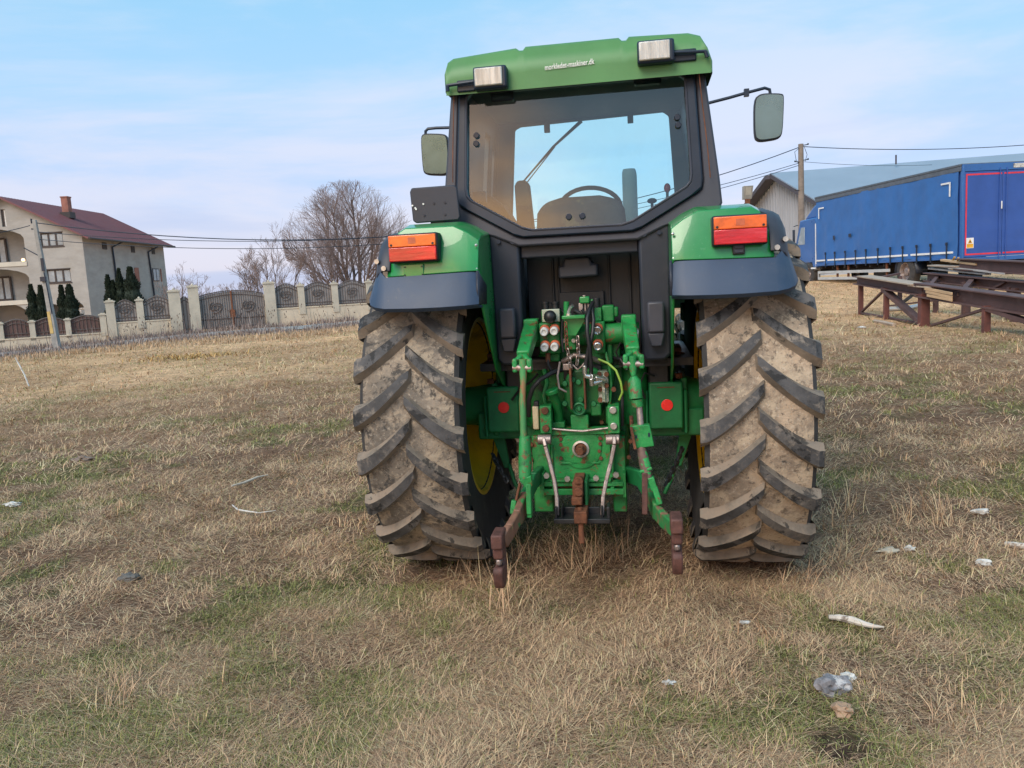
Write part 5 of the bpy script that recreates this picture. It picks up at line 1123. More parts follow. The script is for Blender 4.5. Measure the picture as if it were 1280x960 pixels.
bt(248, 60, 3.0, 15, 'small bare bush just above the left gatepost', 4, 35, kids=(5, 4, 3), r0=.04, name='bare_bush')
bt(400, 66, 4.4, 21, 'thin bare sapling in front of the left edge of the willow', 3, 30, kids=(6, 5, 4), r0=.06, name='bare_bush')
bt(372, 70, 3.4, 23, 'low scrubby bush at the foot of the willow', 5, 42, kids=(6, 5, 4), r0=.05, name='bare_bush')
# thujas
m_thuja, nt, bb = nodes('thuja_foliage'); va = nt.nodes.new('ShaderNodeVertexColor'); va.layer_name = 'Col'; nt.links.new(va.outputs['Color'], bb.inputs['Base Color']); bb.inputs['Roughness'].default_value = .8; bb.inputs['Specular IOR Level'].default_value = .2
def thuja(px, pyt, wpx, label, seed, group):
    r = np.random.default_rng(seed); y = 47; top = W(px, pyt, y); bz = -.4; Ht = top.z-bz; Rm = wpx/2/1007*y*1.55
    t = empty('thuja', (top.x, y, bz), label=label, cat='conifer', group=group)
    n = 5200; h = r.random(n)**.85; prof = np.sin(np.clip((1-h)*1.25+.05, 0, PI/2))**.8*Rm*(.9+.2*np.sin(h*23+seed))
    lean = (W(px+6, pyt+40, y).x-top.x)*0
    a = r.uniform(0, 2*PI, n); rad = prof*np.sqrt(r.uniform(.35, 1.08, n)); x = rad*np.cos(a); yy = rad*np.sin(a); z = h*Ht
    sz = r.uniform(.035, .075, n); d = np.stack([np.cos(a)*.35+r.normal(0, .25, n), np.sin(a)*.35+r.normal(0, .25, n), np.ones(n)], 1); d /= np.linalg.norm(d, axis=1)[:, None]
    s = np.stack([-np.sin(a)+r.normal(0, .5, n), np.cos(a)+r.normal(0, .5, n), r.normal(0, .3, n)], 1); s /= np.linalg.norm(s, axis=1)[:, None]
    p = np.stack([x, yy, z], 1); V = np.stack([p-s*sz[:, None]*.5, p+s*sz[:, None]*.5, p+s*sz[:, None]*.3+d*sz[:, None]*1.8, p-s*sz[:, None]*.3+d*sz[:, None]*1.8], 1).reshape(-1, 3)
    o = np.arange(n)*4; c = np.array([.016, .026, .017])*(.5+1.1*r.random(n))[:, None]
    fastmesh('crown', V, [np.stack([o, o+1, o+2, o+3], 1)], m_thuja, t, cols=np.repeat(c, 4, axis=0))
    mb = MB(); mb.cyl((0, 0, -.1), (0, 0, Ht*.5), .05, .02, 8); mb.build('trunk', m_bark, t)
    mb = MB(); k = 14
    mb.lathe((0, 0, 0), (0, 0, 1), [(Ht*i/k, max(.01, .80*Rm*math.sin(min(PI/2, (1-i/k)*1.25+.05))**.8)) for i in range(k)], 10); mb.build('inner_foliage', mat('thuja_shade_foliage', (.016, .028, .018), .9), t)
G1 = 'dark thujas in the garden'
for i, (px, py, w_, lb) in enumerate(((38, 357, 15, 'left thuja of the pair left of the utility pole'), (50, 358, 16, 'right thuja of the pair, partly behind the utility pole'), (76, 358, 14, 'shorter thuja just right of the utility pole'), (86, 357, 19, 'wider thuja right of the utility pole, beside the arched doorway'),
                                      (134, 345, 13, 'narrow thuja at the left end of the clump by the grey side wall'), (141, 352, 10, 'shortest thuja, wedged inside the clump by the side wall'), (148, 337, 15, 'tall slim thuja in the middle of the clump by the side wall'), (162, 335, 26, 'broadest and tallest thuja at the right end of the clump'))): thuja(px, py, w_, 'dark green '+lb, 40+i, G1)

# ================================================================== UTILITY POLES AND LINES
m_conc = mat('weathered_concrete', (.30, .29, .275), .9, 0, var=.2, vs=3); m_wood = mat('grey_pole_timber', (.21, .175, .15), .9, 0, var=.2, vs=4)
m_ply = mat('yellow_pole_band', (.50, .36, .14), .8, 0, var=.2, vs=3)
pb = W(72, 434, 32); pb.z = float(gz(np.array([pb.x]), np.array([32.]))[0]); ptp = W(43, 275, 32)
pole = empty('utility_pole', pb, label='grey concrete utility pole with a yellow band before the low fence and house', cat='utility pole')
v = ptp-pb; mb = MB(); mb.beam((0, 0, -.2), v, .25, .22, .14, .13, up=(0, 1, 0)); mb.build('shaft', m_conc, pole, bev=.02)
a, b = v*.16, v*.40; mb = MB(); mb.beam(v*.13+Vector((-.05, -.11, 0)), v*.30+Vector((-.05, -.10, 0)), .13, .02, .12, .02, up=(0, 1, 0)); 
mb.build('yellow_band', m_ply, pole)
mb = MB(); mb.beam(v*.93, v*.93+Vector((-.18, 0, .02)), .05, .05); mb.tube([v*.995+Vector((-.12, 0, -.1)), v*.995+Vector((-.12, 0, .08))], .035, 8); mb.beam(v*.72, v*.72+Vector((-.62, 0, .38)), .035, .035); mb.cbox(v*.55+Vector((0, -.13, 0)), .2, .1, .18); mb.cbox(v*.66+Vector((.06, -.1, 0)), .09, .07, .5); mb.tube([v*.6+Vector((.07, -.12, 0)), v*.45+Vector((.09, -.13, 0)), v*.28+Vector((.10, -.14, 0))], .022, 6); mb.build('fittings', m_frame, pole)
q = W(1001, 180, 38); pole2 = empty('utility_pole', (q.x, 38, .75), label='weathered wooden utility pole rising behind the blue truck cab', cat='utility pole')
mb = MB(); mb.tube([(0, 0, -.2), (0, 0, q.z-.75)], [.17, .115], 12); mb.build('shaft', m_wood, pole2)
mb = MB(); zt = q.z-.75
for z, s in ((-.08, 1), (-.75, 1), (-.82, -1), (-2.1, -1)): mb.tube([(0, -.05, zt+z), (s*.28, -.08, zt+z+.03)], .02, 6); mb.sphere((s*.30, -.08, zt+z+.05), .045, 8)
mb.tube([(-.12, -.1, zt-.2), (-.32, -.1, zt-.35), (-.26, -.1, zt-.7), (-.14, -.1, zt-.9)], .012, 5); mb.tube([(.12, -.1, zt-.15), (.25, -.1, zt-.5), (.16, -.1, zt-.8)], .012, 5); mb.build('insulators', m_frame, pole2)
def wire(a, b, sag, label, r=.014):
    a = Vector(a); b = Vector(b); mb = MB(); n = 28
    mb.tube([tuple(a.lerp(b, i/n)-Vector((0, 0, sag*4*(i/n)*(1-i/n)))-a) for i in range(n+1)], r, 5); o = mb.build('power_line', m_frame, None); o.location = a; tag(o, label, 'power line', 'power lines')
T1 = ptp; T2 = q
wire(T1+Vector((0, 0, -.1)), T2+Vector((-.1, 0, -.15)), 2.05, 'thick upper power line strung between the two poles behind the tractor cab', .020)
wire(T1+Vector((0, 0, -.45)), T2+Vector((-.1, 0, -.85)), 1.55, 'middle power line sagging between the two poles')
wire(T1+Vector((.1, 0, -.75)), T2+Vector((-.1, 0, -.95)), 1.62, 'lowest power line sagging between the two poles')
wire(T1+Vector((-.2, 0, -.2)), W(-60, 296, 30), .1, 'power line leaving the concrete pole towards the left edge')
wire(T2+Vector((.1, 0, -.12)), W(1340, 176, 40), .25, 'upper power line crossing from the wooden pole to the right edge', .018)
wire(T2+Vector((.1, 0, -.8)), W(1165, 206, 44), .1, 'thin service line from the wooden pole to the warehouse roof', .010)

# ================================================================== WAREHOUSE
m_corr = mat('pale_corrugated_metal', (.37, .40, .45), .6, .0, var=.08, vs=1, patch=[((.30, .31, .33), 1.2, .55, .8, .5)], stretch=(1, 1, .3)); m_wroof = mat('blue_grey_metal_roof', (.27, .33, .40), .5, .2, var=.06, vs=.5)
m_rake = mat('dark_bargeboard', (.06, .055, .07), .7)
wa = W(963, 219, 52); we = W(1018, 248, 46); wr = W(1280, 181, 49); rd = Vector((wr.x-wa.x, wr.y-wa.y, 0)).normalized()
ap = Vector((wa.x, wa.y, wa.z)); e1 = Vector((we.x, we.y, 5.0)); e2 = ap+(ap-e1); e2.z = 5.0
e2 = W(914, 279, 60); e2.z = 4.6; Lr = 30
wh = empty('warehouse', (e1.x, e1.y, .75), label='long metal warehouse with a blue-grey roof and pale corrugated gable behind the blue truck', cat='warehouse')
def wv(p): return Vector(p)-Vector((e1.x, e1.y, .75))
slope = (wr.z-wa.z)/max(1, (Vector((wr.x, wr.y))-Vector((wa.x, wa.y))).length)
dv = rd*Lr
mb = MB(); gp = [Vector((e1.x, e1.y, -.0)), e1, ap-Vector((0, 0, .1)), e2, Vector((e2.x, e2.y, 0))]
mb.prism([wv(p+rd*.5) for p in gp], rd*Lr); mb.build('wall', m_corr, wh, sm=False)
mb = MB()
for i in range(34):
    t = (i+.5)/34; k = (e1.lerp(ap, t*2) if t < .5 else ap.lerp(e2, t*2-1)); mb.beam(wv((k.x+rd.x*.47, k.y+rd.y*.47, 0)), wv((k.x+rd.x*.47, k.y+rd.y*.47, k.z-.15)), .14, .06, up=(0, 1, 0))
mb.build('corrugation', m_corr, wh, sm=False)
mb = MB(); th_ = Vector((0, 0, .14)); ee1 = e1+(e1-ap).normalized()*.5; ee2 = e2+(e2-ap).normalized()*.5
mb.prism([wv(p) for p in (ee1, ap, ee2, ee2+th_, ap+th_, ee1+th_)], rd*(Lr+1)); mb.build('roof', m_wroof, wh, sm=False)
mb = MB(); mb.beam(wv(ee1-Vector((0, 0, .05))-rd*.02), wv(ap-rd*.02-Vector((0, 0, .05))), .06, .22); mb.beam(wv(ap-rd*.02-Vector((0, 0, .12))), wv(ee2-rd*.02-Vector((0, 0, .12))), .6, .26); mb.build('bargeboard', m_rake, wh, sm=False)
mb = MB(); p = wv(ap.lerp(W(1163, 196, 50), .75)); c = wv(W(1120, 199, 49.5)); mb.cyl(c-Vector((0, 0, .3)), c+Vector((0, 0, .25)), .05, n=8); mb.build('roof_vent', m_rake, wh)
# grey box on an added rusty post, in place of a chimney
q = W(934, 240, 30); gz0 = float(gz(np.array([q.x]), np.array([30.]))[0])
fl = empty('box_post', (q.x, 30, gz0), label='grey metal box standing in for a chimney, on an added rusty post, just above the right fender', cat='lamp post')
a = W(928.5, 233, 30); b = W(940.5, 248.5, 30); c = W(935, 256, 30)
mb = MB(); mb.beam((0, 0, -.1), (0, 0, b.z-gz0), .15, .15); mb.build('post', m_rust, fl)
mb = MB(); x0, x1, z0, z1 = a.x-q.x, b.x-q.x, b.z-gz0, a.z-gz0
mb.prism([(x0+.03, -.02, z0), (x1-.03, -.02, z0), (x1, -.16, z1), (x0, -.16, z1)], (0, .25, 0)); hd = mb.build('housing', mat('grey_box_metal', (.30, .30, .28), .6, .2, var=.15, vs=5), fl, bev=.01)
mb = MB(); mb.prism([(x0+.08, -.03, z0+.06), (x1-.08, -.03, z0+.06), (x1-.07, -.17, z1-.05), (x0+.07, -.17, z1-.05)], (0, .01, 0)); mb.build('lens', mat('dull_box_front', (.40, .40, .36), .3), hd)  # plain front plate of the box, no lamp behind it

# ================================================================== TRUCK
m_blue = mat('blue_tarpaulin', (.024, .125, .38), .48, 0, var=.10, vs=1.2, patch=[((.05, .16, .47), .8, .5, .8, .4)], bump=.06, bs=12)
m_bluep = mat('blue_cab_paint', (.022, .115, .36), .3, 0, var=.08, vs=2, coat=.3); m_blued = mat('blue_door_paint', (.028, .085, .33), .45, 0, var=.10, vs=1.5, patch=[((.05, .11, .34), 1.5, .5, .8, .5)])
m_chas = mat('dirty_chassis', (.030, .026, .024), .8, 0, var=.3, vs=4, patch=[((.11, .07, .045), 3, .55, .75, .6)]); m_alu = mat('dull_aluminium', (.52, .54, .55), .45, .3, var=.1, vs=3, patch=[((.3, .25, .2), 5, .6, .8, .4)])
m_tape = mat('red_reflective_tape', (.62, .035, .06), .4); m_wtape = mat('white_reflective_tape', (.72, .74, .76), .4, var=.08, vs=5)
TO = Vector((13.26, 23.7, .66)); TA = math.atan2(.8, 8.9)
truck = empty('box_truck', TO, (0, 0, TA), label='blue curtain-sided lorry with red outlined rear doors parked behind the rusty steel frames', cat='lorry')
TI = (Matrix.Translation(TO) @ Matrix.Rotation(TA, 4, 'Z')).inverted()
def side_pt(px, py, xl=0):
    """pixel -> truck-space point on the plane x = xl"""
    o = TI @ Vector((0, 0, CH)); d = TI.to_3x3() @ Vector(ray(px, py)); k = (xl-o.x)/d.x; return o+d*k
def rear_pt(px, py, yl=0):
    o = TI @ Vector((0, 0, CH)); d = TI.to_3x3() @ Vector(ray(px, py)); k = (yl-o.y)/d.y; return o+d*k
def K(mb, name, m, bev=0, parent=None, **k): return mb.build(name, m, parent or truck, bev, **k)
ZB, ZT, LT, WT = .86, 3.52, side_pt(1020, 300).y, 2.5
mb = MB(); mb.box(.03, WT-.03, .05, LT, ZB, ZT-.04); K(mb, 'box_body', m_blued, .02)
NX, NZ = 120, 26; rows = []
for i in range(NX+1):
    y = .10+(LT-.14)*i/NX; r = []
    for j in range(NZ+1):
        z = ZB+.03+(ZT-ZB-.20)*j/NZ; wv_ = (float(fbm(np.array([y]), np.array([z*.35]), .9, 8, 3)[0])-.5)*.10*(1-.4*j/NZ)+(float(fbm(np.array([y+z*.5]), np.array([z*.8]), .28, 18, 2)[0])-.5)*.022+.012*math.sin(y*9+z)*max(0, 1-j/6)
        r.append((.0+wv_-.015, y, z))
    rows.append(r)
mb = MB(); mb.grid(rows); cur = K(mb, 'side_curtain', m_blue)
mb = MB(); mb.box(-.03, .06, .0, LT+.02, ZT-.20, ZT-.06); mb.box(-.045, .06, -.01, LT+.03, ZT-.06, ZT); mb.box(-.02, WT+.02, 0, LT, ZT-.035, ZT+.01); K(mb, 'roof_rail', mat('grey_roof_rail', (.10, .12, .15), .5, .2), .01)
mb = MB(); mb.box(-.045, -.018, .3, LT-.1, ZB+.13, ZB+.19); K(mb, 'white_stripe', m_wtape)
mb = MB(); mb.box(-.03, .05, .02, LT, ZB-.05, ZB+.03); K(mb, 'side_rail', m_bluep, .006)
for px in (1033.5, 1045, 1058, 1071, 1084, 1099, 1114.5, 1130, 1147.5, 1165, 1185):
    p = side_pt(px, 320); mb = MB(); mb.box(-.065, -.04, p.y-.022, p.y+.022, ZB-.12, ZB+.42); mb.cbox((-.06, p.y, ZB+.42), .04, .07, .09); K(mb, 'buckle_strap', m_frame, .004, parent=cur)
mb = MB()
for cy_, cz_, d1, d2 in ((LT-.35, ZT-.45, -1, -1), (.45, ZT-.45, 1, -1)):
    mb.box(-.058, -.050, min(cy_, cy_+d1*.42), max(cy_, cy_+d1*.42), cz_-.05, cz_); mb.box(-.058, -.050, cy_-.03, cy_+.03, cz_-.42, cz_)
K(mb, 'corner_marks', m_wtape, parent=cur)
for px, py in ((1044, 297), (1064, 294)):
    p = side_pt(px, py); mb = MB(); mb.cbox((-.06, p.y, p.z), .012, .18 if px > 1050 else .12, .12 if px > 1050 else .16); K(mb, 'curtain_patch', m_frame, .03, parent=cur)
# rear doors
mb = MB(); mb.box(.0, .07, -.06, .05, ZB-.12, ZT-.02); mb.box(WT-.07, WT, -.06, .05, ZB-.12, ZT-.02); mb.box(.07, WT-.07, -.05, .05, ZT-.22, ZT-.02); mb.box(.07, WT-.07, -.05, .05, ZB-.14, ZB-.02); rfr = K(mb, 'rear_frame', m_bluep, .008)
tp = m_tape
for x0, x1 in ((.08, WT/2-.006), (WT/2+.006, WT-.08)):
    mb = MB(); mb.box(x0, x1, -.035, .04, ZB-.01, ZT-.23); dr = K(mb, 'rear_door', m_blued, .008)
    mb = MB(); a0, a1 = (x0+.03, x1-.03); b0, b1 = ZB+.05, ZT-.29; w_ = .045
    mb.box(a0, a1, -.040, -.036, b0, b0+w_); mb.box(a0, a1, -.040, -.036, b1-w_, b1)
    if x0 < 1: mb.box(a0, a0+w_, -.040, -.036, b0+w_, b1-w_)
    else: mb.box(a1-w_, a1, -.040, -.036, b0+w_, b1-w_)
    K(mb, 'red_outline', tp, parent=dr)
    mb = MB(); xc = x1-.10 if x0 < 1 else x0+.10; mb.cyl((xc, -.06, ZB-.08), (xc, -.06, ZT-.15), .014, n=8); mb.box(xc-.03, xc+.03, -.055, -.03, ZB+1.3, ZB+1.34); K(mb, 'lock_bar', m_blued, parent=dr)
mb = MB(); c = rear_pt(1252, 256, -.08); mb.cbox((c.x, -.085, c.z), .03, .02, .22); K(mb, 'door_handle', m_wtape, .004)
a = rear_pt(1208, 297.5, -.045); b = rear_pt(1217, 310, -.045)
mb = MB(); mb.box(a.x, b.x, -.0450, -.0405, b.z, a.z); sg_ = K(mb, 'warning_sign', m_wtape)
mb = MB(); mb.box(a.x+.015, b.x-.015, -.0475, -.0452, b.z+.015, b.z+(a.z-b.z)*.42); cxx = (a.x+b.x)/2; zz = b.z+(a.z-b.z)*.48; mb.prism([(cxx-.07, -.0475, zz), (cxx+.07, -.0475, zz), (cxx, -.0475, a.z-.03)], (0, .002, 0)); K(mb, 'yellow_panel', mat('warning_yellow', (.75, .38, .02), .5), parent=sg_, sm=False)
mb = MB(); mb.prism([(cxx-.035, -.0490, zz+.02), (cxx+.035, -.0490, zz+.02), (cxx, -.0490, a.z-.07)], (0, .001, 0)); K(mb, 'warning_triangle', m_frame, parent=sg_, sm=False)
mb = MB(); c = rear_pt(1272, 200, -.05)
a = rear_pt(1267, 205, -.06); K(MB().box(a.x, a.x+.62, -.062, -.055, ZT-.17, ZT-.05), 'name_plate', mat('smudged_white_plate', (.55, .55, .54), .5, var=.2, vs=9, patch=[((.12, .11, .11), 9, .52, .58, .8)]))
# lamps, underrun
mb = MB(); mb.box(.1, WT-.1, -.02, .08, .42, .56); mb.box(.5, .6, 0, .2, .56, ZB-.1); mb.box(1.9, 2.0, 0, .2, .56, ZB-.1); K(mb, 'underrun_bar', m_chas, .01)
mb = MB(); mb.box(.75, .87, .1, LT+1.5, .55, .80); mb.box(1.65, 1.77, .1, LT+1.5, .55, .80); mb.box(.45, WT-.45, .1, LT, .78, ZB-.09)
for y in np.arange(.5, LT, .9): mb.box(.05, WT-.05, y, y+.06, .68, .78)
mb.box(.35, .75, 4.3, 5.3, .35, .72); mb.box(1.8, 2.3, 4.0, 5.6, .3, .75); K(mb, 'chassis', m_chas, .01)
# side guard
g0 = side_pt(1020, 340); g1 = side_pt(1112, 340); mb = MB(); yA, yB = g1.y, g0.y-.15
mb.box(.0, .03, yA, yB, .50, .60); mb.box(.0, .03, yA+.15, yB, .26, .36); mb.box(.0, .03, yB-.05, yB, .36, .50); K(mb, 'side_guard', m_alu, .004)
mb = MB()
for y in (yA+.25, yA+(yB-yA)*.55, yB-1.5): mb.box(.04, .10, y, y+.07, .24, .80)
K(mb, 'guard_bracket', m_rust, .004)
def twheel(x, y, r=.50, w=.28, name='wheel', s=-1):
    mb = MB(); mb.lathe((0, 0, 0), (1, 0, 0), [(-w/2, r*.56), (-w/2-.01, r*.8), (-w/2+.03, r*.97), (-w/4, r), (w/4, r), (w/2-.03, r*.97), (w/2+.01, r*.8), (w/2, r*.56)], 40, closed=True)
    o = K(mb, name, m_side); o.location = (x, y, r-.03)
    mb = MB(); mb.lathe((0, 0, 0), (-1, 0, 0), [(w/2+.0, r*.57), (w/2-.01, r*.52), (.02, r*.46), (0, r*.30), (.04, r*.28), (.09, r*.24), (.10, r*.1), (.10, 0)], 32)
    for k in range(8): q = k*PI/4; mb.cyl((0, r*.37*math.cos(q), r*.37*math.sin(q)), (-.04, r*.37*math.cos(q), r*.37*math.sin(q)), .02, n=6)
    mb.build('hub', m_steel, o)
rw = side_pt(1130.5, 339); fw = side_pt(1010, 338)
twheel(.15, rw.y, .52); twheel(WT-.20, rw.y, .52); twheel(.18, fw.y+.1); twheel(WT-.22, fw.y+.1)
for y in (rw.y, ):
    mb = MB(); pts = [(math.cos(t), math.sin(t)) for t in np.linspace(-.1, PI+.1, 13)]
    rows = [[(x, y+.60*c_, .48+.60*s_) for c_, s_ in pts] for x in (.02, .42)]; mb.grid(rows); rows = [[(x, y+.60*c_, .48+.60*s_) for c_, s_ in pts] for x in (WT-.42, WT-.02)]; mb.grid(rows); K(mb, 'mudguard', m_frame, thick=.015)
# cab
yc0, yc1 = LT+.12, LT+2.1
mb = MB(); mb.prism([(.08, yc0, .75), (.08, yc0, 2.55), (.08, yc0+.1, 2.75), (.08, yc1-.5, 2.72), (.08, yc1-.05, 1.7), (.08, yc1, 1.1), (.08, yc1, .45), (.08, yc1-.45, .45), (.08, yc1-.55, .95), (.08, yc1-1.55, .95), (.08, yc1-1.65, .75)], (WT-.16, 0, 0)); cabm = K(mb, 'cab', m_bluep, .05)
mb = MB(); mb.prism([(.2, yc0+.05, 2.74), (.2, yc0+.05, 3.35), (.2, yc0+.5, 3.2), (.2, yc1-.65, 2.74)], (WT-.4, 0, 0)); K(mb, 'roof_deflector', m_bluep, .06)
a = side_pt(1000, 292); b = side_pt(1008, 306)
mb = MB(); mb.prism([(.070, yc1-.95, 1.72), (.070, yc1-.95, 2.42), (.070, yc1-.62, 2.42), (.070, yc1-.28, 1.72)], (.02, 0, 0)); K(mb, 'side_window', m_wglass, .01)
mb = MB(); mb.cbox((-.12, yc1-.35, 2.05), .06, .12, .62); mb.tube([(-.10, yc1-.3, 2.5), (.1, yc1-.3, 2.55)], .02, 6); K(mb, 'door_mirror', m_frame, .01)
mb = MB(); mb.box(.02, .075, yc0+.02, yc1-1.6, .70, .76); mb.box(.05, .079, yc0+.0, yc0+.06, .80, 2.5); K(mb, 'cab_trim', m_wtape)
mb = MB(); mb.box(.1, .35, yc1-1.75, yc1-1.60, .30, .75); K(mb, 'step', m_alu)

# ================================================================== RUSTY STEEL FRAMES
m_beam = mat('purple_brown_rusted_beam', (.105, .058, .055), .75, .1, var=.2, vs=3, patch=[((.22, .16, .15), 2.5, .55, .75, .6), ((.14, .055, .035), 4, .5, .7, .6)], bump=.2, bs=20)
m_beamr = mat('red_oxide_leg', (.13, .048, .040), .75, .1, var=.2, vs=4, patch=[((.09, .04, .035), 4, .5, .7, .6)])
m_plank = mat('weathered_plank', (.38, .30, .235), .9, 0, var=.2, vs=5, patch=[((.24, .18, .14), 5, .5, .7, .7)], stretch=(4, .6, 4)); m_plankn = mat('fresh_plank', (.50, .34, .20), .85, 0, var=.15, vs=5, stretch=(4, .6, 4)); m_plankg = mat('grey_plank', (.36, .34, .33), .9, 0, var=.2, vs=5, stretch=(4, .6, 4))
fo = Vector((8.4, 19.5, .31)); frm = empty('steel_frame', fo, label='long rusty steel trestle of two sloping beams on red-oxide legs in front of the lorry', cat='steel frame')
def dA(px): return float(np.interp(px, [1072, 1108, 1153, 1235, 1280, 1330], [19.5, 17.3, 15.4, 13.2, 12.3, 11.4]))
def A(px, py): return W(px, py, dA(px))-fo
def dB(px): return float(np.interp(px, [1120, 1163, 1210, 1280, 1330], [20.3, 18.6, 16.8, 14.7, 13.4]))
def B(px, py): return W(px, py, dB(px))-fo
def ibeam(mb, p, q, w=.22, h=.26):
    u = Vector((0, 0, 1)); mb.beam(p, q, .03, h-.05); mb.beam(p+u*(h/2-.012), q+u*(h/2-.012), w, .024); mb.beam(p-u*(h/2-.012), q-u*(h/2-.012), w, .024)
def dn(v, z): return Vector((v.x, v.y, v.z-z))
def gnd(v, e=.05): p = v+fo; return Vector((v.x, v.y, float(gz(np.array([p.x]), np.array([p.y]))[0])-fo.z-e))
mb = MB(); ibeam(mb, A(1072, 350), A(1153, 362.5), .24, .20); bm1 = mb.build('beam', m_beam, frm, bev=.003)
mb = MB(); ibeam(mb, A(1150, 362), A(1335, 389), .26, .27); mb.build('beam', m_beam, frm, bev=.003)
mb = MB(); ibeam(mb, B(1160, 346), B(1340, 364), .24, .20); mb.build('beam', m_beam, frm, bev=.003)
mb = MB(); ibeam(mb, B(1112, 358), B(1178, 364), .18, .10); mb.build('beam', m_beam, frm, bev=.003)
mb = MB(); ibeam(mb, B(1200, 330), B(1340, 338), .2, .24); mb.build('beam', m_beam, frm, bev=.003)
for px, py, w_ in ((1076, 356, .10), (1108, 360, .10), (1155, 367, .17), (1233, 382, .11), (1318, 400, .12)):
    p = A(px, py); mb = MB(); mb.beam(gnd(p), p, w_, w_*.8); mb.build('leg', m_beamr, frm, bev=.004)
for px, py, w_ in ((1125, 345, .09), (1170, 350, .10), (1208, 352, .14), (1262, 359, .08), (1270, 360, .13), (1325, 365, .1)):
    p = B(px, py); mb = MB(); mb.beam(gnd(p), p, w_, w_*.8); mb.build('leg', m_beam, frm, bev=.004)
for f1, p, f2, q, w_, mm in ((A, (1077, 390), A, (1106, 362), .06, m_beam), (A, (1105, 361), A, (1152, 403), .14, m_beam), (A, (1164, 407), A, (1236, 385), .07, m_beam), (A, (1236, 386), A, (1325, 415), .12, m_beam), (B, (1130, 377), B, (1165, 350), .08, m_frame), (B, (1170, 352), B, (1198, 378), .07, m_frame), (B, (1222, 372), B, (1258, 352), .08, m_beam),
                             (A, (1077, 391), A, (1150, 404), .06, m_beam), (B, (1105, 383), B, (1200, 372), .06, m_beam), (A, (1200, 368), B, (1215, 350), .10, m_beam), (A, (1155, 366), B, (1172, 346), .08, m_beam), (A, (1076, 352), B, (1124, 342), .08, m_beam)):
    mb = MB(); mb.beam(f1(*p), f2(*q), w_, w_*.6); mb.build('brace', mm, frm, bev=.003)
def plank(p, q, w_, h_, m, label, lift=0):
    p = Vector(p); q = Vector(q); mb = MB(); mb.beam(Vector((0, 0, lift)), q-p+Vector((0, 0, lift)), w_, h_); o = mb.build('plank', m, None, bev=.004); o.location = p; tag(o, label, 'plank', 'planks lying on the steel frame')
plank(A(1080, 345)+fo, A(1150, 355.5)+fo, .34, .03, m_plank, 'wide weathered plank on the left end of the front beam')
plank(A(1144, 356.5)+fo, A(1172, 359)+fo, .30, .03, m_plank, 'short pale board lapping over the middle of the front beam')
mb = MB(); 
for i, (y0, y1) in enumerate(((357.5, 361.5), (361.5, 366), (366, 369.5))): mb.beam(A(1166+i*1.5, y0+2.5)-Vector((.15, 0, 0)), A(1201, y1+5.2)-Vector((.15, 0, 0)), .02, .05)
o = mb.build('plank', m_plankn, None, bev=.003); o.location = fo; tag(o, 'fresh pinkish board fixed along the side of the front beam', 'plank', 'planks lying on the steel frame')
plank(B(1163, 341)+fo, B(1235, 349)+fo, .12, .035, m_plankg, 'long grey plank along the near edge of the rear beam', .10)
plank(B(1170, 337)+fo, B(1262, 348)+fo, .20, .03, m_plankg, 'bleached grey plank under the yellow one on the rear beam', .09)
plank(B(1178, 333)+fo, B(1222, 339)+fo, .10, .045, m_plankn, 'yellowish new plank topmost on the rear beam', .14)
plank(B(1165, 339)+fo, B(1200, 341)+fo, .22, .03, m_plank, 'short brown plank at the left end of the rear beam stack', .13)
for i, (a, b) in enumerate((((1190, 334), (1203, 328)), ((1196, 336), (1208, 329)))):
    mb = MB(); p, q = B(*a)+fo, B(*b)+fo; mb.beam(Vector((0, 0, .12)), q-p+Vector((0, .3, .12)), .035, .02); o = mb.build('batten', mat('ochre_batten', (.55, .33, .06), .7), None); o.location = p; tag(o, ('left' if i == 0 else 'right')+' one of two thin ochre battens crossing the plank pile', 'batten', 'ochre battens')

# ================================================================== LITTER
m_paper = mat('white_litter', (.58, .57, .54), .8, 0, var=.2, vs=25, patch=[((.3, .26, .22), 16, .48, .62, .8)])
def crumple(name, px, py, r, m, label, cat, sc=(1, 1, .4), seed=1, rot=0, lift=.12):
    p = G(px, py); R = random.Random(seed); b = bmesh.new(); bmesh.ops.create_icosphere(b, subdivisions=3, radius=1)
    for v in b.verts:
        n = float(fbm(np.array([v.co.x*1.3+seed]), np.array([v.co.y*1.3+v.co.z*1.7]), .55, seed, 4)[0]); v.co *= .25+1.5*n
    me = bpy.data.meshes.new(name); 
    for v in b.verts: v.co = Vector((v.co.x*r*sc[0], v.co.y*r*sc[1], v.co.z*r*sc[2]))
    b.to_mesh(me); b.free(); me.materials.append(m); o = bpy.data.objects.new(name, me); COL.objects.link(o); o.location = p+Vector((0, 0, r*sc[2]*lift+.012)); o.rotation_euler = (0, 0, rot); return tag(o, label, cat)
crumple('paper_scrap', 836, 857, .022, m_paper, 'small flat white paper scrap in the foreground grass below the tractor', 'paper', (1, .7, .3), 3)
m_rag = mat('grey_rag', (.20, .19, .20), .9, 0, var=.4, vs=26, patch=[((.50, .48, .47), 18, .54, .6, .9), ((.06, .06, .06), 12, .58, .66, .8)])
crumple('grey_rag', 1040, 862, .07, m_rag, 'crumpled grey and white plastic rag right of centre in the foreground', 'rag', (1, .75, .6), 8, .6)
crumple('foam_scrap', 1060, 851, .026, m_paper, 'white foam scrap touching the grey rag', 'litter', (1, .8, .6), 5)
crumple('clod', 1053, 893, .035, mat('pale_clod', (.36, .24, .16), .95), 'small pale brown clod below the grey rag', 'clod', (1, .9, .7), 12)
crumple('plastic_bag', 1230, 707, .036, m_paper, 'white plastic scrap at the right, below the splintered wood', 'litter', (1, .6, .5), 6)
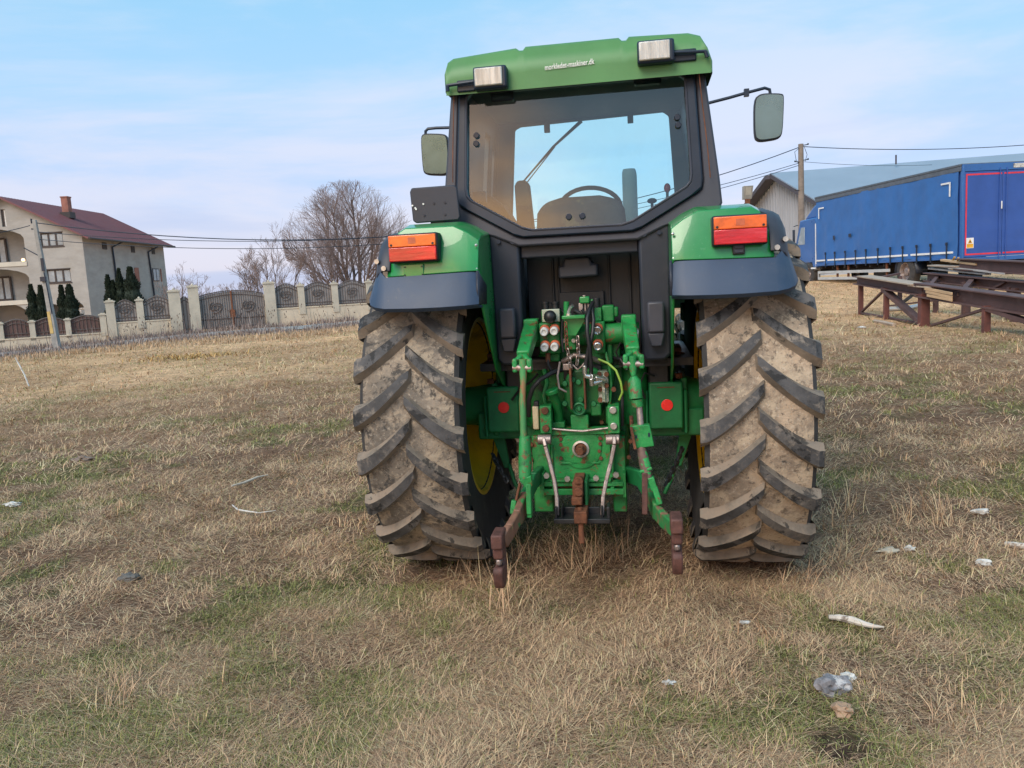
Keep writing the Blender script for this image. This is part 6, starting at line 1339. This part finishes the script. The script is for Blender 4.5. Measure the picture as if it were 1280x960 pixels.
crumple('plastic_bag', 1137, 689, .028, m_paper, 'white plastic scrap right of the right rear wheel', 'litter', (1, .6, .6), 9)
crumple('stone', 1110, 691, .045, mat('buff_stone', (.48, .42, .33), .9), 'flat buff stone beside the white scrap right of the wheel', 'stone', (1.2, .7, .3), 10)
crumple('plastic_bag', 1226, 642, .04, m_paper, 'pale crumpled scrap in the grass near the right edge', 'litter', (1.1, .6, .4), 13)
crumple('paper_scrap', 15, 633, .06, m_paper, 'white paper scrap at the far left of the field', 'paper', (1.1, .6, .35), 14)
crumple('stone', 102, 576, .08, mat('brown_stone', (.20, .15, .12), .9), 'dull brown stone in the left part of the field', 'stone', (1.2, .8, .4), 15)
crumple('stone', 162, 725, .045, mat('dark_stone', (.12, .11, .10), .9), 'dark grey stone lying left of the tractor in the grass', 'stone', (1.1, .8, .5), 16)
crumple('paper_scrap', 1077, 410, .06, m_paper, 'tiny white scrap in front of the left leg of the steel frame', 'paper', (1.3, .8, .3), 17)
crumple('paper_scrap', 931, 781, .018, m_paper, 'tiny pale flake left of the broken branch', 'paper', (1.3, .8, .3), 19)
# broken branch, wood splinter, string, rod
m_bleached = mat('bleached_wood', (.50, .46, .41), .8, 0, var=.3, vs=12, patch=[((.12, .08, .06), 22, .50, .60, .8)], stretch=(1, 1, 1))
def stick(name, pts, rs, m, label, cat, lift=.02, n=8):
    q = [G(*p) for p in pts]; o0 = q[0]; mb = MB(); mb.tube([p-o0+Vector((0, 0, lift+(l if isinstance(l, float) else 0))) for p, l in zip(q, [0]*len(q))], rs, n); o = mb.build(name, m, None); o.location = o0; return tag(o, label, cat)
stick('broken_branch', [(1036, 777), (1050, 778), (1065, 781), (1080, 786), (1093, 789), (1105, 790)], [.010, .015, .017, .013, .009, .003], m_bleached, 'bleached broken branch lying in the grass right of centre', 'branch', .022)
stick('broken_branch', [(1256, 684), (1268, 686), (1290, 688)], [.012, .018, .015], m_bleached, 'splintered pale wood at the right edge of the photo', 'branch')
stick('twig', [(290, 612), (305, 608), (322, 601), (335, 598)], [.008, .010, .010, .005], mat('pale_twig', (.5, .45, .38), .8), 'thin pale twig lying left of the left rear wheel', 'twig', .03, 6)
stick('string', [(291, 637), (298, 643), (310, 645), (325, 647), (345, 644)], [.004, .007, .006, .005, .003], m_paper, 'white twisted string lying in the grass left of the tractor', 'string', .035, 6)
stick('plank_scrap', [(1093, 403), (1105, 405), (1118, 408)], .04, m_plank, 'thin pale board lying on the ground before the steel frame', 'board', .03, 6)
stick('pipe_scrap', [(1110, 386), (1135, 384), (1160, 381)], .05, m_alu, 'grey pipe length lying under the steel frame', 'pipe', .06, 8)
p0 = G(37, 483); p1 = W(19, 447, p0.y+.15); mb = MB(); mb.tube([(0, 0, -.05), (p1-p0)*.4+Vector((.012, 0, 0)), p1-p0], [.014, .015, .013], 8); o = mb.build('white_stake', m_paper, None); o.location = p0; tag(o, 'thin white stake leaning at the far left of the field', 'stake')

# ================================================================== SKY, SUN, CAMERA
w = bpy.data.worlds.new('World'); scene.world = w; w.use_nodes = True; nt = w.node_tree; lk = nt.links.new
bg = nt.nodes['Background']; out = nt.nodes['World Output']
SUN_EL, SUN_AZ = R_(42), R_(216)      # azimuth clockwise from +Y
sky = nt.nodes.new('ShaderNodeTexSky'); sky.sky_type = 'NISHITA'; sky.sun_disc = False; sky.sun_elevation = SUN_EL; sky.sun_rotation = SUN_AZ; sky.air_density = 1.0; sky.dust_density = 1.0; sky.ozone_density = 2.0
lk(sky.outputs[0], bg.inputs[0]); bg.inputs[1].default_value = .10
tc = nt.nodes.new('ShaderNodeTexCoord'); sp = nt.nodes.new('ShaderNodeSeparateXYZ'); lk(tc.outputs['Generated'], sp.inputs[0])
cr = nt.nodes.new('ShaderNodeValToRGB'); lk(sp.outputs[2], cr.inputs[0]); e = cr.color_ramp.elements
stops = [(0.0, (.60, .63, .76)), (.05, (.56, .64, .84)), (.12, (.43, .58, .86)), (.22, (.38, .62, .88)), (.38, (.25, .58, .83)), (.65, (.18, .50, .80)), (1, (.22, .45, .75))]
e[0].position, e[0].color = stops[0][0], (*stops[0][1], 1); e[1].position, e[1].color = stops[-1][0], (*stops[-1][1], 1)
for p, c in stops[1:-1]: x = e.new(p); x.color = (*c, 1)
# thin stratus: noise stretched along the horizon, tilted a little
mp = nt.nodes.new('ShaderNodeMapping'); mp.inputs['Scale'].default_value = (1.0, 1.0, 4.2); mp.inputs['Rotation'].default_value = (0, R_(14), 0); mp.inputs['Location'].default_value = (.3, 0, .45); lk(tc.outputs['Generated'], mp.inputs[0])
n1 = noise(nt, mp.outputs[0], 1.5, 8, .58, .35); cl = ramp(nt, n1, .39, .59)
mp2 = nt.nodes.new('ShaderNodeMapping'); mp2.inputs['Scale'].default_value = (.8, .8, 9); mp2.inputs['Location'].default_value = (1.3, .4, 2.0); mp2.inputs['Rotation'].default_value = (0, R_(7), 0); lk(tc.outputs['Generated'], mp2.inputs[0])
n2 = ramp(nt, noise(nt, mp2.outputs[0], 2.2, 6, .5, .4), .52, .70)
cloudcol = nt.nodes.new('ShaderNodeValToRGB'); lk(sp.outputs[2], cloudcol.inputs[0]); e = cloudcol.color_ramp.elements; e[0].color = (.70, .65, .76, 1); e[1].color = (.38, .68, .86, 1); e[1].position = .45; x = e.new(.20); x.color = (.66, .70, .84, 1)
mu = nt.nodes.new('ShaderNodeMath'); mu.operation = 'MULTIPLY'; mu.inputs[1].default_value = .85; lk(cl, mu.inputs[0])
c = mixc(nt, mu.outputs[0], cr.outputs[0], cloudcol.outputs[0])
low = nt.nodes.new('ShaderNodeMapRange'); low.inputs[1].default_value = .06; low.inputs[2].default_value = .20; low.inputs[3].default_value = .75; low.inputs[4].default_value = 0; lk(sp.outputs[2], low.inputs[0])
m2 = nt.nodes.new('ShaderNodeMath'); m2.operation = 'MULTIPLY'; lk(n2, m2.inputs[0]); lk(low.outputs[0], m2.inputs[1])
c = mixc(nt, m2.outputs[0], c, (.42, .51, .76))
# glow of the low sun behind the photographer
sd = Vector((math.sin(SUN_AZ)*math.cos(SUN_EL), math.cos(SUN_AZ)*math.cos(SUN_EL), math.sin(SUN_EL)))
dp = nt.nodes.new('ShaderNodeVectorMath'); dp.operation = 'DOT_PRODUCT'; lk(tc.outputs['Generated'], dp.inputs[0]); dp.inputs[1].default_value = (math.sin(R_(208))*math.cos(R_(6)), math.cos(R_(208))*math.cos(R_(6)), math.sin(R_(6)))
gl = ramp(nt, dp.outputs['Value'], .935, .998); mg = nt.nodes.new('ShaderNodeMath'); mg.operation = 'MULTIPLY_ADD'; mg.inputs[1].default_value = .55; mg.inputs[2].default_value = .45; lk(ramp(nt, noise(nt, mp.outputs[0], 6, 6, .6, .6), .38, .6), mg.inputs[0]); mh = nt.nodes.new('ShaderNodeMath'); mh.operation = 'MULTIPLY'; lk(gl, mh.inputs[0]); lk(mg.outputs[0], mh.inputs[1]); c = mixc(nt, mh.outputs[0], c, (4.2, 2.3, .85))
bg2 = nt.nodes.new('ShaderNodeBackground'); lk(c, bg2.inputs[0]); bg2.inputs[1].default_value = .90
ms = nt.nodes.new('ShaderNodeMixShader'); ms.inputs[0].default_value = .85; lk(bg.outputs[0], ms.inputs[1]); lk(bg2.outputs[0], ms.inputs[2]); lk(ms.outputs[0], out.inputs[0])
sl_ = bpy.data.lights.new('sun', 'SUN'); sl_.energy = 2.2; sl_.angle = R_(35); sl_.color = (1, .88, .76)
so_ = bpy.data.objects.new('sun', sl_); COL.objects.link(so_); so_.rotation_euler = (-sd).to_track_quat('-Z', 'Y').to_euler()

cam = bpy.data.cameras.new('camera'); co = bpy.data.objects.new('camera', cam); COL.objects.link(co); scene.camera = co
r0 = Vector((1, 0, 0)); u0 = Vector((0, math.sin(PIT), math.cos(PIT))); f0 = Vector((0, math.cos(PIT), -math.sin(PIT)))
cr_, sr_ = math.cos(ROL), math.sin(ROL); rv = r0*cr_-u0*sr_; uv = r0*sr_+u0*cr_
M3 = Matrix((rv, uv, -f0)).transposed(); co.matrix_world = Matrix.Translation((0, 0, CH)) @ M3.to_4x4()
cam.sensor_width = 36; cam.lens = 36*FPX/1280; cam.clip_end = 9000; cam.clip_start = .05
scene.view_settings.view_transform = 'Standard'; scene.view_settings.look = 'None'; scene.view_settings.exposure = .46; scene.view_settings.gamma = 1
scene.cycles.max_bounces = 8; scene.cycles.transparent_max_bounces = 12
